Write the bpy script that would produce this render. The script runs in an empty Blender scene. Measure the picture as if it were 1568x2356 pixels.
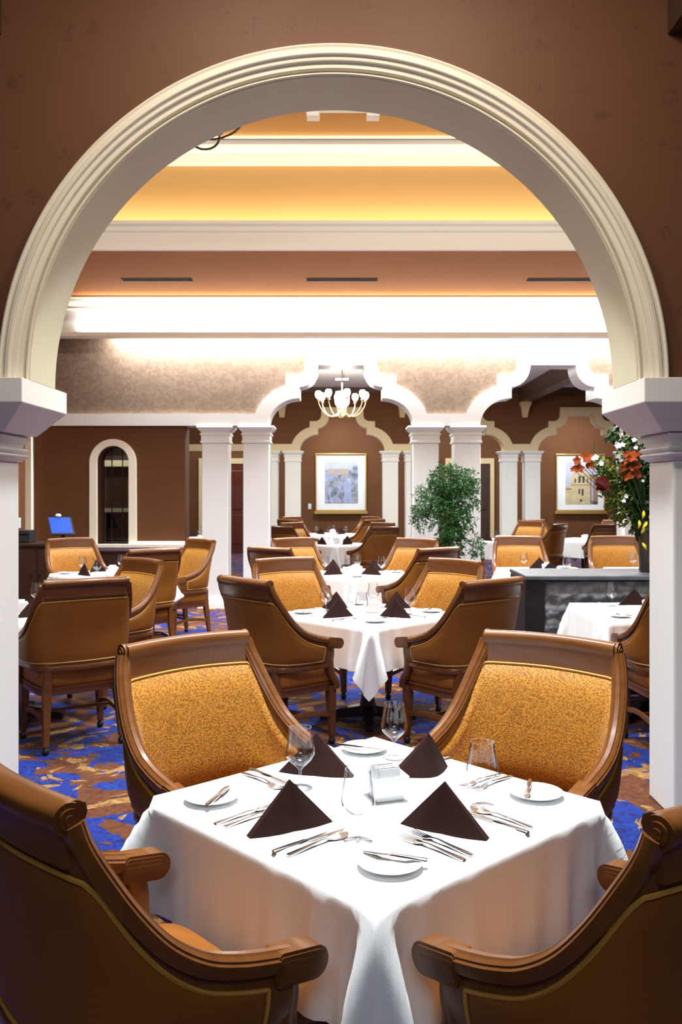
import bpy, bmesh, math, random
import numpy as np
from mathutils import Vector, Matrix

random.seed(7)
SC = bpy.context.scene
COL = SC.collection
PI = math.pi
F, CX, HY, H = 2040.0, 784.0, 1130.0, 1.62      # focal length in pixels, vanishing point, eye height


def P(x, y, d):
    """point at distance d on the sight line of a photo pixel"""
    return Vector(((x - CX) * d / F, d, H - (y - HY) * d / F))


def sm(t):
    t = max(0.0, min(1.0, t))
    return t * t * (3 - 2 * t)


# ------------------------------------------------------------------ materials
MATS = {}


def mat(name, col, rough=0.5, metal=0.0, spec=0.5, bump=None, var=None, coat=0.0, sheen=0.0,
        emit=None, wave=None):
    """col linear rgb; bump=(scale,strength,detail); var=(scale, other colour, lo, hi)"""
    m = bpy.data.materials.new(name)
    m.use_nodes = True
    nt = m.node_tree
    b = nt.nodes['Principled BSDF']
    b.inputs['Base Color'].default_value = (*col, 1)
    b.inputs['Roughness'].default_value = rough
    b.inputs['Metallic'].default_value = metal
    b.inputs['Specular IOR Level'].default_value = spec
    b.inputs['Coat Weight'].default_value = coat
    b.inputs['Coat Roughness'].default_value = 0.15
    b.inputs['Sheen Weight'].default_value = sheen
    if emit:
        b.inputs['Emission Color'].default_value = (*emit[0], 1)
        b.inputs['Emission Strength'].default_value = emit[1]
    tc = None
    if bump or var or wave:
        tc = nt.nodes.new('ShaderNodeTexCoord')
    if var:
        n = nt.nodes.new('ShaderNodeTexNoise')
        n.inputs['Scale'].default_value = var[0]
        n.inputs['Detail'].default_value = 5
        if len(var) > 4:
            mp = nt.nodes.new('ShaderNodeMapping')
            mp.inputs['Scale'].default_value = var[4]
            nt.links.new(tc.outputs['Object'], mp.inputs[0])
            nt.links.new(mp.outputs[0], n.inputs['Vector'])
        else:
            nt.links.new(tc.outputs['Object'], n.inputs['Vector'])
        r = nt.nodes.new('ShaderNodeValToRGB')
        r.color_ramp.elements[0].position = var[2]
        r.color_ramp.elements[0].color = (*col, 1)
        r.color_ramp.elements[1].position = var[3]
        r.color_ramp.elements[1].color = (*var[1], 1)
        nt.links.new(n.outputs['Fac'], r.inputs[0])
        nt.links.new(r.outputs[0], b.inputs['Base Color'])
    if bump:
        n = nt.nodes.new('ShaderNodeTexNoise')
        n.inputs['Scale'].default_value = bump[0]
        n.inputs['Detail'].default_value = bump[2] if len(bump) > 2 else 3
        nt.links.new(tc.outputs['Object'], n.inputs['Vector'])
        bp = nt.nodes.new('ShaderNodeBump')
        bp.inputs['Strength'].default_value = bump[1]
        bp.inputs['Distance'].default_value = 0.01
        nt.links.new(n.outputs['Fac'], bp.inputs['Height'])
        nt.links.new(bp.outputs[0], b.inputs['Normal'])
    MATS[name] = m
    return m


def nodes_of(m):
    return m.node_tree.nodes, m.node_tree.links, m.node_tree.nodes['Principled BSDF']


mat('white_paint', (.78, .79, .77), .45, spec=.35, bump=(60, .02))
mat('cream_paint', (.80, .735, .60), .5, spec=.35, bump=(60, .03), var=(3, (.83, .77, .64), .3, .7))
mat('ivory_paint', (.82, .79, .71), .5)
mat('beige_trim', (.62, .49, .28), .5)
mat('shade_white', (.78, .77, .72), .6)
mat('wall_brown', (.122, .050, .021), .75, spec=.15, bump=(90, .05), var=(1.6, (.138, .057, .024), .3, .7))
mat('soffit_brown', (.43, .175, .062), .8, spec=.1)
mat('lining_tan', (.67, .63, .45), .55, spec=.3)
mat('riser_ochre', (.47, .275, .095), .7)
mat('ceiling_ochre', (.36, .185, .058), .8, spec=.15)
mat('ceiling_grey', (.72, .72, .74), .7)
mat('dark_wood', (.035, .014, .009), .4, var=(6, (.055, .022, .012), .35, .7, (1, 1, 10)))
mat('beam_wood', (.060, .026, .014), .5)
mat('door_red', (.085, .014, .007), .38, var=(5, (.120, .022, .010), .35, .7, (12, 12, 1)))
mat('black_wood', (.011, .009, .009), .45, spec=.2)
mat('grey_top', (.050, .050, .058), .5, spec=.25, var=(6, (.075, .075, .085), .4, .65))
mat('slot_black', (.006, .005, .005), .9, spec=.05)
mat('navy_fabric', (.020, .028, .085), .8, sheen=.3)
mat('chair_wood', (.115, .039, .009), .34, spec=.3, coat=.2, var=(5, (.150, .053, .013), .35, .70, (1, 7, 7)))
mat('chair_leather', (.190, .066, .009), .5, spec=.22, bump=(160, .10, 2), var=(5, (.220, .079, .011), .3, .7))
mat('seat_leather', (.27, .092, .013), .48, spec=.25, bump=(160, .12, 2), var=(9, (.22, .072, .010), .35, .65))
mat('piping_gold', (.46, .235, .035), .45, bump=(300, .3, 2))
mat('caster_black', (.012, .011, .010), .4)
mat('table_dark', (.016, .010, .008), .45)
mat('cloth_white', (.86, .87, .88), .82, sheen=.15, bump=(500, .05, 1))
mat('porcelain', (.84, .86, .87), .16, spec=.6)
mat('paper_white', (.85, .86, .88), .6)
mat('napkin_brown', (.024, .0100, .0085), .95, spec=.1, bump=(420, .08, 1))
mat('steel', (.62, .66, .74), .18, metal=1.0)
mat('iron_dark', (.05, .035, .028), .35, metal=.8)
mat('brass', (.22, .15, .075), .4, metal=.6)
mat('gold_frame', (.44, .27, .085), .35, metal=.6)
mat('mat_board', (.80, .82, .84), .7)
mat('leaf_green', (.013, .058, .011), .6, spec=.2, var=(9, (.034, .110, .022), .35, .65))
mat('leaf_deep', (.011, .043, .012), .5, spec=.3, var=(12, (.04, .085, .018), .4, .7))
mat('leaf_lime', (.130, .155, .018), .65, spec=.15, var=(14, (.060, .090, .012), .35, .65))
mat('leaf_yellow', (.62, .52, .02), .5)
mat('bark', (.16, .095, .03), .7, bump=(40, .5))
mat('pot_clay', (.05, .042, .04), .45)
mat('petal_orange', (.27, .052, .007), .7, spec=.15, var=(20, (.16, .022, .006), .4, .65))
mat('petal_white', (.60, .61, .66), .6, spec=.2)
mat('petal_maroon', (.050, .004, .004), .8, spec=.1)
mat('vase_dark', (.030, .022, .018), .25)
mat('plastic_dark', (.02, .022, .028), .4)
mat('switch_white', (.62, .70, .72), .4)
mat('screen_blue', (.01, .03, .2), .3, emit=((.03, .14, .75), .9))
mat('bulb_glow', (.9, .85, .75), .4, emit=((1.0, .86, .66), 16.0))
mat('led_glow', (.9, .85, .75), .4, emit=((1.0, .93, .78), 2.2))
mat('panel_glow', (.9, .9, .9), .4, emit=((1.0, .97, .95), 3.0))


def make_carpet():
    m = mat('carpet', (.02, .04, .35), .95, spec=.1, sheen=.1)
    n, l, b = nodes_of(m)
    tc = n.new('ShaderNodeTexCoord')

    def noise(scale, detail, dist, off, rough=.5):
        mp = n.new('ShaderNodeMapping')
        mp.inputs['Location'].default_value = off
        l.new(tc.outputs['Object'], mp.inputs[0])
        x = n.new('ShaderNodeTexNoise')
        x.inputs['Scale'].default_value = scale
        x.inputs['Detail'].default_value = detail
        x.inputs['Roughness'].default_value = rough
        x.inputs['Distortion'].default_value = dist
        l.new(mp.outputs[0], x.inputs['Vector'])
        return x.outputs['Fac']

    def ramp(src, stops, const=True):
        r = n.new('ShaderNodeValToRGB')
        r.color_ramp.interpolation = 'CONSTANT' if const else 'LINEAR'
        e = r.color_ramp.elements
        e[0].position, e[0].color = stops[0][0], (*stops[0][1], 1)
        e[1].position, e[1].color = stops[1][0], (*stops[1][1], 1)
        for p, c in stops[2:]:
            k = e.new(p)
            k.color = (*c, 1)
        l.new(src, r.inputs[0])
        return r.outputs[0]

    def mix(fac, a, c):
        x = n.new('ShaderNodeMix')
        x.data_type = 'RGBA'
        l.new(fac, x.inputs[0])
        l.new(a, x.inputs[6])
        l.new(c, x.inputs[7])
        return x.outputs[2]

    blue = ramp(noise(16, 4, 1.5, (0, 0, 0)), [(0, (.003, .008, .075)), (.42, (.004, .018, .18)), (.60, (.003, .035, .20))])
    brown = ramp(noise(13, 5, 2.2, (4, 2, 0)), [(0, (.025, .006, .004)), (.42, (.070, .018, .006)), (.56, (.105, .032, .009))], False)
    gold = ramp(noise(18, 5, 1.2, (9, 5, 1)), [(0, (.11, .045, .012)), (.46, (.20, .095, .025)), (.60, (.29, .165, .06))], False)
    mb = ramp(noise(2.7, 5, 1.3, (1, 7, 0), .55), [(0, (0, 0, 0)), (.50, (1, 1, 1))])
    mg = ramp(noise(3.5, 5, 1.0, (13, 3, 2), .6), [(0, (0, 0, 0)), (.575, (1, 1, 1))])
    c = mix(mb, blue, brown)
    c = mix(mg, c, gold)
    l.new(c, b.inputs['Base Color'])
    bp = n.new('ShaderNodeBump')
    bp.inputs['Strength'].default_value = .35
    bp.inputs['Distance'].default_value = .01
    l.new(noise(160, 2, 0, (0, 0, 0)), bp.inputs['Height'])
    l.new(bp.outputs[0], b.inputs['Normal'])


def make_gold_fabric():
    m = mat('gold_fabric', (.47, .19, .02), .5, spec=.35, sheen=.1)
    n, l, b = nodes_of(m)
    tc = n.new('ShaderNodeTexCoord')
    big = n.new('ShaderNodeTexNoise')
    big.inputs['Scale'].default_value = 5.0
    big.inputs['Detail'].default_value = 1
    l.new(tc.outputs['Object'], big.inputs['Vector'])
    # swirling ridges: bands of a low, smooth field, broken up by a fine one
    fine = n.new('ShaderNodeTexNoise')
    fine.inputs['Scale'].default_value = 150
    fine.inputs['Detail'].default_value = 2
    fine.inputs['Distortion'].default_value = .6
    l.new(tc.outputs['Object'], fine.inputs['Vector'])
    mu = n.new('ShaderNodeMath')
    mu.operation = 'MULTIPLY'
    mu.inputs[1].default_value = 330
    l.new(big.outputs['Fac'], mu.inputs[0])
    si = n.new('ShaderNodeMath')
    si.operation = 'SINE'
    l.new(mu.outputs[0], si.inputs[0])
    ma = n.new('ShaderNodeMath')
    ma.operation = 'MULTIPLY_ADD'
    ma.inputs[1].default_value = .060
    l.new(si.outputs[0], ma.inputs[0])
    l.new(fine.outputs['Fac'], ma.inputs[2])
    r = n.new('ShaderNodeValToRGB')
    e = r.color_ramp.elements
    e[0].position, e[0].color = .36, (.22, .078, .006, 1)
    e[1].position, e[1].color = .60, (.46, .200, .020, 1)
    l.new(ma.outputs[0], r.inputs[0])
    l.new(r.outputs[0], b.inputs['Base Color'])
    bp = n.new('ShaderNodeBump')
    bp.inputs['Strength'].default_value = .55
    bp.inputs['Distance'].default_value = .004
    l.new(ma.outputs[0], bp.inputs['Height'])
    l.new(bp.outputs[0], b.inputs['Normal'])


def make_wallpaper():
    # brown paper with a pale damask mottling
    m = mat('damask_paper', (.17, .10, .06), .45, spec=.8, sheen=.35)
    n, l, b = nodes_of(m)
    tc = n.new('ShaderNodeTexCoord')
    x = n.new('ShaderNodeTexNoise')
    x.inputs['Scale'].default_value = 15
    x.inputs['Detail'].default_value = 3
    x.inputs['Distortion'].default_value = 1.2
    l.new(tc.outputs['Object'], x.inputs['Vector'])
    r = n.new('ShaderNodeValToRGB')
    e = r.color_ramp.elements
    e[0].position, e[0].color = .44, (.135, .080, .044, 1)
    e[1].position, e[1].color = .56, (.178, .115, .070, 1)
    l.new(x.outputs['Fac'], r.inputs[0])
    l.new(r.outputs[0], b.inputs['Base Color'])
    # brown paper with sparse dark leaf sprigs
    m = mat('sprig_paper', (.150, .072, .036), .55, spec=.4)
    n, l, b = nodes_of(m)
    tc = n.new('ShaderNodeTexCoord')
    d = n.new('ShaderNodeTexNoise')
    d.inputs['Scale'].default_value = 16
    d.inputs['Detail'].default_value = 3
    l.new(tc.outputs['Object'], d.inputs['Vector'])
    ad = n.new('ShaderNodeMixRGB')
    ad.blend_type = 'LINEAR_LIGHT'
    ad.inputs[0].default_value = .075
    l.new(tc.outputs['Object'], ad.inputs[1])
    l.new(d.outputs['Color'], ad.inputs[2])
    v = n.new('ShaderNodeTexVoronoi')
    v.inputs['Scale'].default_value = 6.5
    v.inputs['Randomness'].default_value = .75
    l.new(ad.outputs[0], v.inputs['Vector'])
    v2 = n.new('ShaderNodeTexVoronoi')
    v2.inputs['Scale'].default_value = 38
    l.new(ad.outputs[0], v2.inputs['Vector'])
    r1 = n.new('ShaderNodeValToRGB')
    r1.color_ramp.elements[0].position = .17
    r1.color_ramp.elements[0].color = (1, 1, 1, 1)
    r1.color_ramp.elements[1].position = .34
    r1.color_ramp.elements[1].color = (0, 0, 0, 1)
    l.new(v.outputs['Distance'], r1.inputs[0])
    r2 = n.new('ShaderNodeValToRGB')
    r2.color_ramp.elements[0].position = .38
    r2.color_ramp.elements[0].color = (1, 1, 1, 1)
    r2.color_ramp.elements[1].position = .52
    r2.color_ramp.elements[1].color = (0, 0, 0, 1)
    l.new(v2.outputs['Distance'], r2.inputs[0])
    mm = n.new('ShaderNodeMath')
    mm.operation = 'MULTIPLY'
    l.new(r1.outputs[0], mm.inputs[0])
    l.new(r2.outputs[0], mm.inputs[1])
    mf = n.new('ShaderNodeMath')
    mf.operation = 'MULTIPLY'
    mf.inputs[1].default_value = .42
    l.new(mm.outputs[0], mf.inputs[0])
    cm = n.new('ShaderNodeMix')
    cm.data_type = 'RGBA'
    cm.inputs[6].default_value = (.135, .051, .020, 1)
    cm.inputs[7].default_value = (.045, .019, .010, 1)
    l.new(mf.outputs[0], cm.inputs[0])
    l.new(cm.outputs[2], b.inputs['Base Color'])


def make_glass():
    m = bpy.data.materials.new('clear_glass')
    m.use_nodes = True
    nt = m.node_tree
    for x in list(nt.nodes):
        nt.nodes.remove(x)
    o = nt.nodes.new('ShaderNodeOutputMaterial')
    t = nt.nodes.new('ShaderNodeBsdfTransparent')
    t.inputs[0].default_value = (.965, .97, .98, 1)
    g = nt.nodes.new('ShaderNodeBsdfGlossy')
    g.inputs['Roughness'].default_value = .02
    g.inputs[0].default_value = (.95, .96, 1, 1)
    lw = nt.nodes.new('ShaderNodeLayerWeight')
    lw.inputs[0].default_value = .35
    r = nt.nodes.new('ShaderNodeValToRGB')
    r.color_ramp.elements[0].position = .25
    r.color_ramp.elements[0].color = (.035, .035, .035, 1)
    r.color_ramp.elements[1].position = 1.0
    r.color_ramp.elements[1].color = (.55, .55, .55, 1)
    nt.links.new(lw.outputs['Facing'], r.inputs[0])
    rt = nt.nodes.new('ShaderNodeValToRGB')  # tint darkens toward the edges, painting in the outlines refraction would give
    rt.color_ramp.elements[0].position = .35
    rt.color_ramp.elements[0].color = (.965, .97, .98, 1)
    rt.color_ramp.elements[1].position = 1.0
    rt.color_ramp.elements[1].color = (.14, .15, .18, 1)
    nt.links.new(lw.outputs['Facing'], rt.inputs[0])
    nt.links.new(rt.outputs[0], t.inputs[0])
    mx = nt.nodes.new('ShaderNodeMixShader')
    nt.links.new(r.outputs[0], mx.inputs[0])
    nt.links.new(t.outputs[0], mx.inputs[1])
    nt.links.new(g.outputs[0], mx.inputs[2])
    nt.links.new(mx.outputs[0], o.inputs[0])
    MATS['clear_glass'] = m


def make_tuft():
    m = mat('tufted_grey', (.10, .10, .115), .75, sheen=.3)
    n, l, b = nodes_of(m)
    tc = n.new('ShaderNodeTexCoord')
    v = n.new('ShaderNodeTexVoronoi')
    v.inputs['Scale'].default_value = 16
    l.new(tc.outputs['Object'], v.inputs['Vector'])
    r = n.new('ShaderNodeValToRGB')
    r.color_ramp.elements[0].color = (.17, .17, .195, 1)
    r.color_ramp.elements[1].color = (.085, .085, .10, 1)
    r.color_ramp.elements[1].position = .7
    l.new(v.outputs['Distance'], r.inputs[0])
    l.new(r.outputs[0], b.inputs['Base Color'])
    bp = n.new('ShaderNodeBump')
    bp.inputs['Strength'].default_value = .6
    bp.inputs['Distance'].default_value = .03
    bp.invert = True
    l.new(v.outputs['Distance'], bp.inputs['Height'])
    l.new(bp.outputs[0], b.inputs['Normal'])


def make_print():
    m = mat('print_harbour', (.3, .35, .5), .7)
    n, l, b = nodes_of(m)
    tc = n.new('ShaderNodeTexCoord')
    x = n.new('ShaderNodeTexNoise')
    x.inputs['Scale'].default_value = 7
    x.inputs['Detail'].default_value = 6
    x.inputs['Distortion'].default_value = .7
    l.new(tc.outputs['Object'], x.inputs['Vector'])
    r = n.new('ShaderNodeValToRGB')
    e = r.color_ramp.elements
    e[0].position, e[0].color = .30, (.09, .11, .16, 1)
    e[1].position, e[1].color = .72, (.52, .55, .78, 1)
    for p, c in ((.42, (.20, .24, .34)), (.50, (.36, .34, .32)), (.58, (.26, .34, .62))):
        k = e.new(p)
        k.color = (*c, 1)
    l.new(x.outputs['Fac'], r.inputs[0])
    l.new(r.outputs[0], b.inputs['Base Color'])
    mat('print_sky', (.42, .46, .62), .7, var=(5, (.50, .52, .62), .4, .6))
    mat('print_peach', (.46, .35, .27), .7, var=(12, (.38, .33, .34), .4, .6))
    mat('print_sand', (.50, .40, .23), .7, var=(9, (.58, .48, .30), .4, .6))
    mat('print_umber', (.30, .18, .10), .7, var=(7, (.22, .13, .08), .4, .6))
    mat('print_ink', (.05, .045, .04), .7)
    mat('print_blue', (.30, .35, .58), .7, var=(14, (.36, .40, .60), .4, .6))


make_carpet()
make_gold_fabric()
make_wallpaper()
make_glass()
make_tuft()
make_print()


# ------------------------------------------------------------------ mesh helpers
class MB:
    def __init__(self):
        self.v, self.f, self.m = [], [], []

    def add(self, vs, fs, mi=0):
        b = len(self.v)
        self.v += [tuple(p) for p in vs]
        self.f += [tuple(i + b for i in q) for q in fs]
        self.m += [mi] * len(fs)
        return self

    def box(self, x0, x1, y0, y1, z0, z1, mi=0):
        vs = [(x, y, z) for z in (z0, z1) for y in (y0, y1) for x in (x0, x1)]
        fs = [(0, 2, 3, 1), (4, 5, 7, 6), (0, 1, 5, 4), (2, 6, 7, 3), (0, 4, 6, 2), (1, 3, 7, 5)]
        return self.add(vs, fs, mi)

    def obox(self, c, ax, ay, az, mi=0):
        """box from centre and three half-axis vectors"""
        c, ax, ay, az = map(Vector, (c, ax, ay, az))
        vs = [c + i * ax + j * ay + k * az for k in (-1, 1) for j in (-1, 1) for i in (-1, 1)]
        fs = [(0, 2, 3, 1), (4, 5, 7, 6), (0, 1, 5, 4), (2, 6, 7, 3), (0, 4, 6, 2), (1, 3, 7, 5)]
        return self.add(vs, fs, mi)

    def rings(self, rings, close=True, cap0=True, cap1=True, mi=0):
        """loft equal-length rings of points"""
        n = len(rings[0])
        vs = [p for r in rings for p in r]
        fs = []
        for i in range(len(rings) - 1):
            for j in range(n if close else n - 1):
                k = (j + 1) % n
                fs.append((i * n + j, i * n + k, (i + 1) * n + k, (i + 1) * n + j))
        if cap0:
            fs.append(tuple(range(n - 1, -1, -1)))
        if cap1:
            fs.append(tuple((len(rings) - 1) * n + j for j in range(n)))
        return self.add(vs, fs, mi)

    def rect_loft(self, lv, mi=0):
        """lv: (z, x0, x1, y0, y1)"""
        return self.rings([[(x0, y0, z), (x1, y0, z), (x1, y1, z), (x0, y1, z)] for z, x0, x1, y0, y1 in lv], mi=mi)

    def lathe(self, prof, c=(0, 0, 0), n=24, mi=0, cap=False):
        rs = [[(c[0] + r * math.cos(2 * PI * k / n), c[1] + r * math.sin(2 * PI * k / n), c[2] + z) for k in range(n)] for r, z in prof]
        return self.rings(rs, cap0=cap, cap1=cap, mi=mi)

    def tube(self, pts, r, n=8, mi=0, sq=None):
        """tube along points; r number or list; sq=(a,b) uses a rounded rectangle with half sizes a (sideways) b (up)"""
        pts = [Vector(p) for p in pts]
        rr = r if isinstance(r, (list, tuple)) else [r] * len(pts)
        rings = []
        side0 = None
        for i, p in enumerate(pts):
            t = (pts[min(i + 1, len(pts) - 1)] - pts[max(i - 1, 0)]).normalized()
            up = Vector((0, 0, 1))
            if abs(t.z) > .9:
                up = Vector((0, 1, 0))
            s = t.cross(up).normalized()
            if side0 is not None and s.dot(side0) < 0:
                s = -s
            if side0 is not None:
                s = (side0 - t * side0.dot(t)).normalized()
            side0 = s
            u = s.cross(t).normalized()
            ring = []
            for k in range(n):
                a = 2 * PI * k / n
                ca, sa = math.cos(a), math.sin(a)
                if sq:
                    e = .45
                    ca = math.copysign(abs(ca) ** e, ca) * sq[0]
                    sa = math.copysign(abs(sa) ** e, sa) * sq[1]
                    ring.append(p + (s * ca + u * sa) * rr[i])
                else:
                    ring.append(p + (s * ca + u * sa) * rr[i])
            rings.append(ring)
        return self.rings(rings, mi=mi)

    def sweep(self, frames, prof, mi=0, caps=True):
        """frames: (point, a-axis, b-axis); prof: closed list of (a, b)"""
        return self.rings([[p + A * a + B * b for a, b in prof] for p, A, B in frames], cap0=caps, cap1=caps, mi=mi)

    def grid(self, pts, mi=0, flip=False):
        """pts[i][j]"""
        n, m = len(pts), len(pts[0])
        fs = []
        for i in range(n - 1):
            for j in range(m - 1):
                q = (i * m + j, (i + 1) * m + j, (i + 1) * m + j + 1, i * m + j + 1)
                fs.append(q[::-1] if flip else q)
        return self.add([p for r in pts for p in r], fs, mi)

    def plate(self, poly, y0, y1, mi=0):
        """polygon in (x, z) extruded along y"""
        n = len(poly)
        vs = [(x, y0, z) for x, z in poly] + [(x, y1, z) for x, z in poly]
        fs = [tuple(range(n)), tuple(range(2 * n - 1, n - 1, -1))]
        fs += [(i, i + n, (i + 1) % n + n, (i + 1) % n) for i in range(n)]
        return self.add(vs, fs, mi)

    def mesh(self, name, mats, smooth=False, angle=None):
        me = bpy.data.meshes.new(name)
        me.from_pydata(self.v, [], self.f)
        for mm in (mats if isinstance(mats, (list, tuple)) else [mats]):
            me.materials.append(MATS[mm])
        me.polygons.foreach_set('material_index', self.m)
        bm = bmesh.new()
        bm.from_mesh(me)
        bmesh.ops.recalc_face_normals(bm, faces=bm.faces)
        if smooth:
            lim = math.radians(angle if angle else 40)
            for f in bm.faces:
                f.smooth = True
            for e in bm.edges:
                if len(e.link_faces) == 2 and e.calc_face_angle(0) > lim:
                    e.smooth = False
        bm.to_mesh(me)
        bm.free()
        me.update()
        return me

    def build(self, name, mats, parent=None, smooth=False, angle=None, bevel=0, seg=2):
        o = bpy.data.objects.new(name, self.mesh(name, mats, smooth, angle))
        COL.objects.link(o)
        if parent:
            o.parent = parent
        if bevel:
            md = o.modifiers.new('edge', 'BEVEL')
            md.width = bevel
            md.segments = seg
            md.limit_method = 'ANGLE'
            md.angle_limit = math.radians(35)
        return o


def tag(o, label=None, cat=None, group=None, kind=None):
    if label:
        o['label'] = label
    if cat:
        o['category'] = cat
    if group:
        o['group'] = group
    if kind:
        o['kind'] = kind
    return o


def thing(name, label, cat, loc=(0, 0, 0), rz=0, group=None):
    o = bpy.data.objects.new(name, None)
    o.empty_display_size = .1
    COL.objects.link(o)
    o.location = loc
    o.rotation_euler = (0, 0, rz)
    return tag(o, label, cat, group)


def dup(o, label=None, loc=None, rz=None, group=None, parent=None):
    c = o.copy()
    COL.objects.link(c)
    if parent:
        c.parent = parent
    if loc is not None:
        c.location = loc
    if rz is not None:
        c.rotation_euler = (0, 0, rz)
    if label:
        c['label'] = label
    if group:
        c['group'] = group
    for ch in list(o.children):
        dup(ch, parent=c)
    return c


def struct(o):
    o['kind'] = 'structure'
    return o


def spline(pts, n):
    """Catmull-Rom through points (tuples of any length), n samples"""
    P_ = [np.array(p, float) for p in pts]
    m = len(P_) - 1
    out = []
    for i in range(n):
        t = i / (n - 1) * m
        k = min(int(t), m - 1)
        u = t - k
        p0, p1, p2, p3 = P_[max(k - 1, 0)], P_[k], P_[k + 1], P_[min(k + 2, m)]
        out.append(tuple(.5 * ((2 * p1) + (p2 - p0) * u + (2 * p0 - 5 * p1 + 4 * p2 - p3) * u * u + (3 * p1 - p0 - 3 * p2 + p3) * u ** 3)))
    return out


# ------------------------------------------------------------------ the setting
X0 = -.037                                        # axis of the near arch
YA, YB = 12.3, 20.0                               # fronts of the two far arcades
XL, XR = -4.35, 7.4                               # side walls of the dining room
YE = 23.0                                         # end wall


def front_room():
    b = MB().box(-9, 9, -4, 25, -.12, 0)
    struct(b.build('floor', 'carpet'))
    # wall with the big arch
    N = 64
    zs, R = 2.16, 1.53
    arc = [(X0 + R * math.cos(PI - PI * k / N), zs + R * math.sin(PI * k / N)) for k in range(N + 1)]
    poly = [(-4.2, 0), (-2.2, 0), (-2.2, zs - .1), (X0 - R, zs - .1)] + arc + [(X0 + R, zs - .1), (2.13, zs - .1), (2.13, 0), (4.2, 0), (4.2, 5.46), (-4.2, 5.46)]
    struct(MB().plate(poly, 4.33, 4.66).build('wall_front', 'sprig_paper'))
    # lining of the arch
    m = MB()
    for r0, r1, y0, y1 in ((1.474, 1.53, 4.31, 4.69),):
        fr = []
        for k in range(N + 1):
            a = PI - PI * k / N
            fr.append((Vector((X0, 0, zs)), Vector((math.cos(a), 0, math.sin(a))), Vector((0, 1, 0))))
        m.sweep(fr, [(r0, y0), (r1, y0), (r1, y1), (r0, y1)])
    struct(m.build('trim_1', 'lining_tan', smooth=True, angle=30))
    # moulded archivolt
    prof = [(1.478, 4.325), (1.478, 4.300), (1.482, 4.294), (1.488, 4.294), (1.491, 4.300), (1.491, 4.318), (1.498, 4.318),
            (1.500, 4.286), (1.504, 4.281), (1.524, 4.279), (1.528, 4.275), (1.529, 4.263), (1.533, 4.259), (1.548, 4.257),
            (1.552, 4.253), (1.553, 4.244), (1.557, 4.240), (1.572, 4.242), (1.580, 4.250), (1.590, 4.252), (1.600, 4.246),
            (1.608, 4.250), (1.612, 4.262), (1.612, 4.345)]
    fr = [(Vector((X0, 0, zs)), Vector((math.cos(PI - PI * k / 96), 0, math.sin(PI - PI * k / 96))), Vector((0, 1, 0))) for k in range(97)]
    struct(MB().sweep(fr, prof).build('trim_2', 'cream_paint', smooth=True, angle=25))
    # the two piers under it
    for i, s in enumerate((-1, 1)):
        def rl(z, i0, i1, y0, y1):
            xs = sorted((X0 + s * i0, X0 + s * i1))
            return (z, xs[0], xs[1], y0, y1)
        t = thing('column', 'white column with moulded neck under the %s end of the big arch' % ('left', 'right')[i], 'column',
                  (0, 0, 0), 0, 'columns of the big arch')
        t['kind'] = 'structure'
        cap = MB().rect_loft([rl(2.16, 1.474, 2.42, 4.20, 4.89), rl(2.043, 1.474, 2.42, 4.20, 4.89), rl(1.912, 1.60, 2.30, 4.31, 4.78)])
        cap.build('capital', 'white_paint', t, bevel=.004)
        nk = MB()
        lv = []
        for z, o in ((1.912, .02), (1.908, .034), (1.898, .044), (1.884, .038), (1.872, .02), (1.846, .012), (1.842, .030), (1.834, .038), (1.825, .036), (1.816, .022),
                     (1.812, .030), (1.804, .038), (1.793, .034), (1.786, .018), (1.778, .014), (1.772, 0)):
            lv.append(rl(z, 1.674 - o, 2.03 + o, 4.37 - o, 4.72 + o))
        nk.rect_loft(lv)
        nk.build('neck', 'white_paint', t, smooth=True, angle=50)
        MB().rect_loft([rl(1.772, 1.674, 2.03, 4.37, 4.72), rl(0, 1.674, 2.03, 4.37, 4.72)]).build('shaft', 'white_paint', t, bevel=.012)
    # ceiling, beams and side walls of the front room
    struct(MB().box(-4.2, 4.2, -4, 4.33, 4.62, 4.74).build('ceiling_front', 'ceiling_grey'))
    for i, x in enumerate((-1.797, 1.734)):
        struct(MB().box(x - .14, x + .14, -3.9, 4.33, 3.85, 4.62).build('beam', 'beam_wood'))
    struct(MB().box(-4.35, -4.2, -4, 4.66, 0, 4.74).build('wall_front_left', 'wall_brown'))
    struct(MB().box(4.2, 4.35, -4, 4.66, 0, 4.74).build('wall_front_right', 'wall_brown'))
    struct(MB().box(-4.35, 4.35, -4.15, -4, 0, 4.74).build('wall_rear', 'wall_brown'))


def half_inner(k):
    """right half of the two-lobed arch opening, from spring to crown centre: (dx, z) in metres, k = scale"""
    u = .00603
    z = lambda y: H + (HY - y) * u
    pts = []
    for i in range(15):                                        # big lobe
        a = PI / 2 * i / 14
        pts.append(((95 + 72 * math.cos(a)), 980 - 63 * math.sin(a)))
    pts.append((95, 891))
    for i in range(1, 13):                                     # small bulge of the frame
        a = PI / 2 * (1 - i / 12)
        pts.append((95 - 43 * math.cos(a), 841 + 50 * math.sin(a)))
    return [(x * u * k, 2.525 + (z(y) - 2.525) * k) for x, y in pts]


def half_outer(k):
    u = .00603
    z = lambda y: H + (HY - y) * u
    pts = []
    a0, a1 = math.asin(27 / 97), math.acos(32 / 106)
    for i in range(15):
        a = a0 + (a1 - a0) * i / 14
        pts.append((95 + 106 * math.cos(a), 980 - 97 * math.sin(a)))
    pts += [(127, 864)]
    for i in range(13):
        a = PI / 2 * (1 - i / 12)
        pts.append((106 - 24 * math.cos(a), 841 + 23 * math.sin(a)))
    pts += [(82, 810)]
    return [(x * u * k, 2.525 + (z(y) - 2.525) * k) for x, y in pts]


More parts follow.
